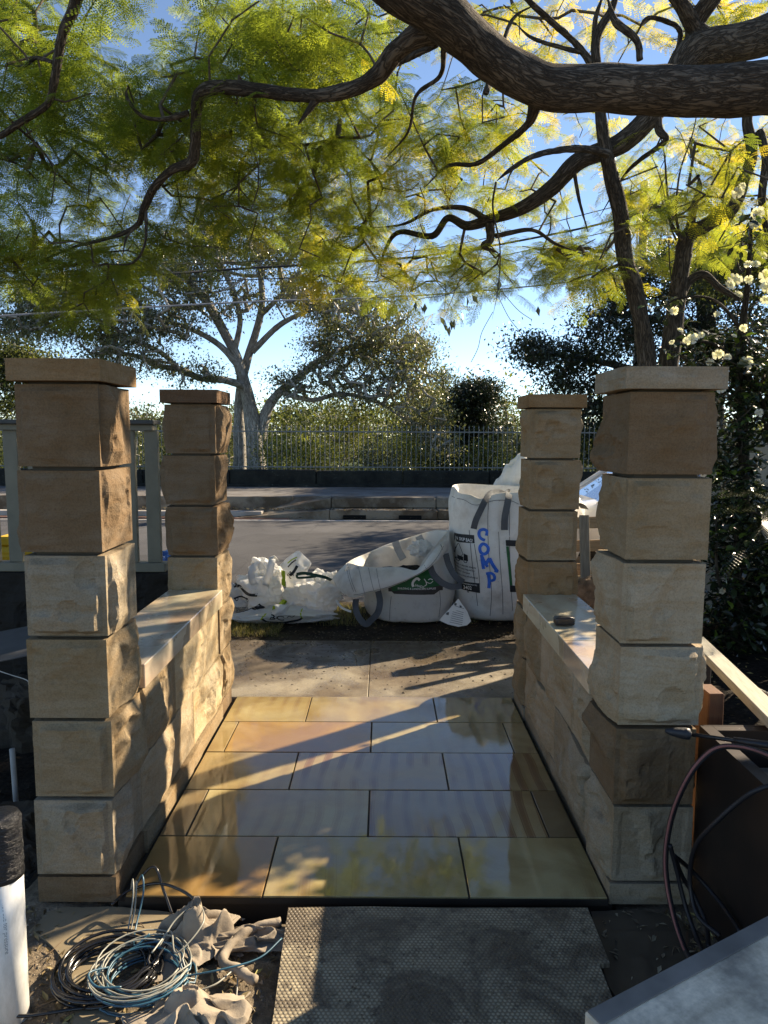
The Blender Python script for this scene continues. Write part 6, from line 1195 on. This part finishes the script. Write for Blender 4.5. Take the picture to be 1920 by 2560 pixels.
wire('thick black cable bundle crossing behind the feathery leaves', [(-700, 740, 15), (283, 692, 18), (600, 672, 20), (1060, 640, 22), (1440, 574, 23), (1606, 528, 23.7)], .034)
wire('thin black wire just above the thick black bundle', [(-700, 700, 15), (283, 662, 18), (600, 655, 20), (1100, 618, 22), (1606, 500, 23.8)], .014)
wire('thin black wire just below the thick black bundle', [(-700, 760, 15), (283, 706, 18), (600, 700, 20), (1100, 668, 22), (1606, 560, 23.8)], .014)
# far city towers
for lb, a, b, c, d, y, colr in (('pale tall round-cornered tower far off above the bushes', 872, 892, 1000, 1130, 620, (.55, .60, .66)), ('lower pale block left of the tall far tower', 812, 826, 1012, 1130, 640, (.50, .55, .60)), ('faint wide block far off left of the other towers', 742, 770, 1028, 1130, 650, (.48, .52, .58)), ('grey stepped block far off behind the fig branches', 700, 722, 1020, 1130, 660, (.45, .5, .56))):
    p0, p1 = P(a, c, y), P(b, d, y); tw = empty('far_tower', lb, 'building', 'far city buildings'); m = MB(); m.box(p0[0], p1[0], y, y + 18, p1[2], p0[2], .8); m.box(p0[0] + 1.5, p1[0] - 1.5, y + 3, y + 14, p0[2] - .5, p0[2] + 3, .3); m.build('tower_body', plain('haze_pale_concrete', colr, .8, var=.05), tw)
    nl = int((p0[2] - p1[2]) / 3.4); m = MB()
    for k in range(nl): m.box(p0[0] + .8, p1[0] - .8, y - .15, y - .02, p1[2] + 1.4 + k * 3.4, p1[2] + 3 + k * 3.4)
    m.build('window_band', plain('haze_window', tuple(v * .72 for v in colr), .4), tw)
# pale fence panels behind the camellia
bf = empty('garden_fence', 'pale beige panel fence behind the camellia at the right edge', 'fence')
for k in range(7): m = MB(); m.box(2.95 + k * .62, 3.55 + k * .62, 6.3, 6.36, -.05, 1.75, .004); m.build('panel', plain('beige_fence_paint', (.42, .40, .34), .7, var=.08), bf); m = MB(); m.box(2.86 + k * .62, 2.949 + k * .62, 6.27, 6.39, -.05, 1.82, .004); m.build('post', bpy.data.materials['beige_fence_paint'], bf)
# verge grass tufts
r = np.random.default_rng(4); n = 5200; gx_ = np.concatenate([r.uniform(-2.2, -.9, n // 2), r.normal(-.38, .12, n // 6), r.uniform(-4, 3.5, n // 3)]); gy_ = np.concatenate([r.uniform(5.85, 6.3, n // 2), r.uniform(6.2, 6.9, n // 6), r.uniform(6.3, 6.85, n // 3)]); n = len(gx_)
h = r.uniform(.02, .06, n); a = r.uniform(0, 6.28, n); b0 = np.column_stack([gx_, gy_, np.full(n, -.02)]); sdv = np.column_stack([np.cos(a), np.sin(a), a * 0]) * .003; tip_ = b0 + np.column_stack([r.normal(0, .02, n), r.normal(0, .02, n), h + .01])
me = mesh_np('verge_grass', np.stack([b0 - sdv, b0 + sdv, tip_], 1).reshape(-1, 3), np.arange(n * 3).reshape(n, 3), False, r.uniform(0, 1, n)); me.materials.append(M_leaf('grass_blade', [(0, (.10, .12, .03)), (.5, (.22, .19, .08)), (1, (.30, .26, .14))], .3, .7, .2)); tag(link('verge_grass', me), kind='stuff')
litter('verge_litter', 1400, lambda r, n: np.column_stack([r.uniform(-2.5, 2.2, n), 5.5 + 1.3 * r.beta(1.4, 1.2, n), np.full(n, .0)]), (.008, .022), [(0, (.03, .024, .018)), (.7, (.10, .07, .045)), (1, (.22, .17, .10))], 33)
litter('gutter_litter', 1500, lambda r, n: np.column_stack([r.uniform(-6, 4, n), 14.7 + .5 * r.random(n), np.where(r.random(n) < .5, -.05, .108)]), (.02, .05), [(0, (.03, .024, .018)), (.7, (.12, .09, .05)), (1, (.25, .2, .10))], 34)
#@@NEXT@@
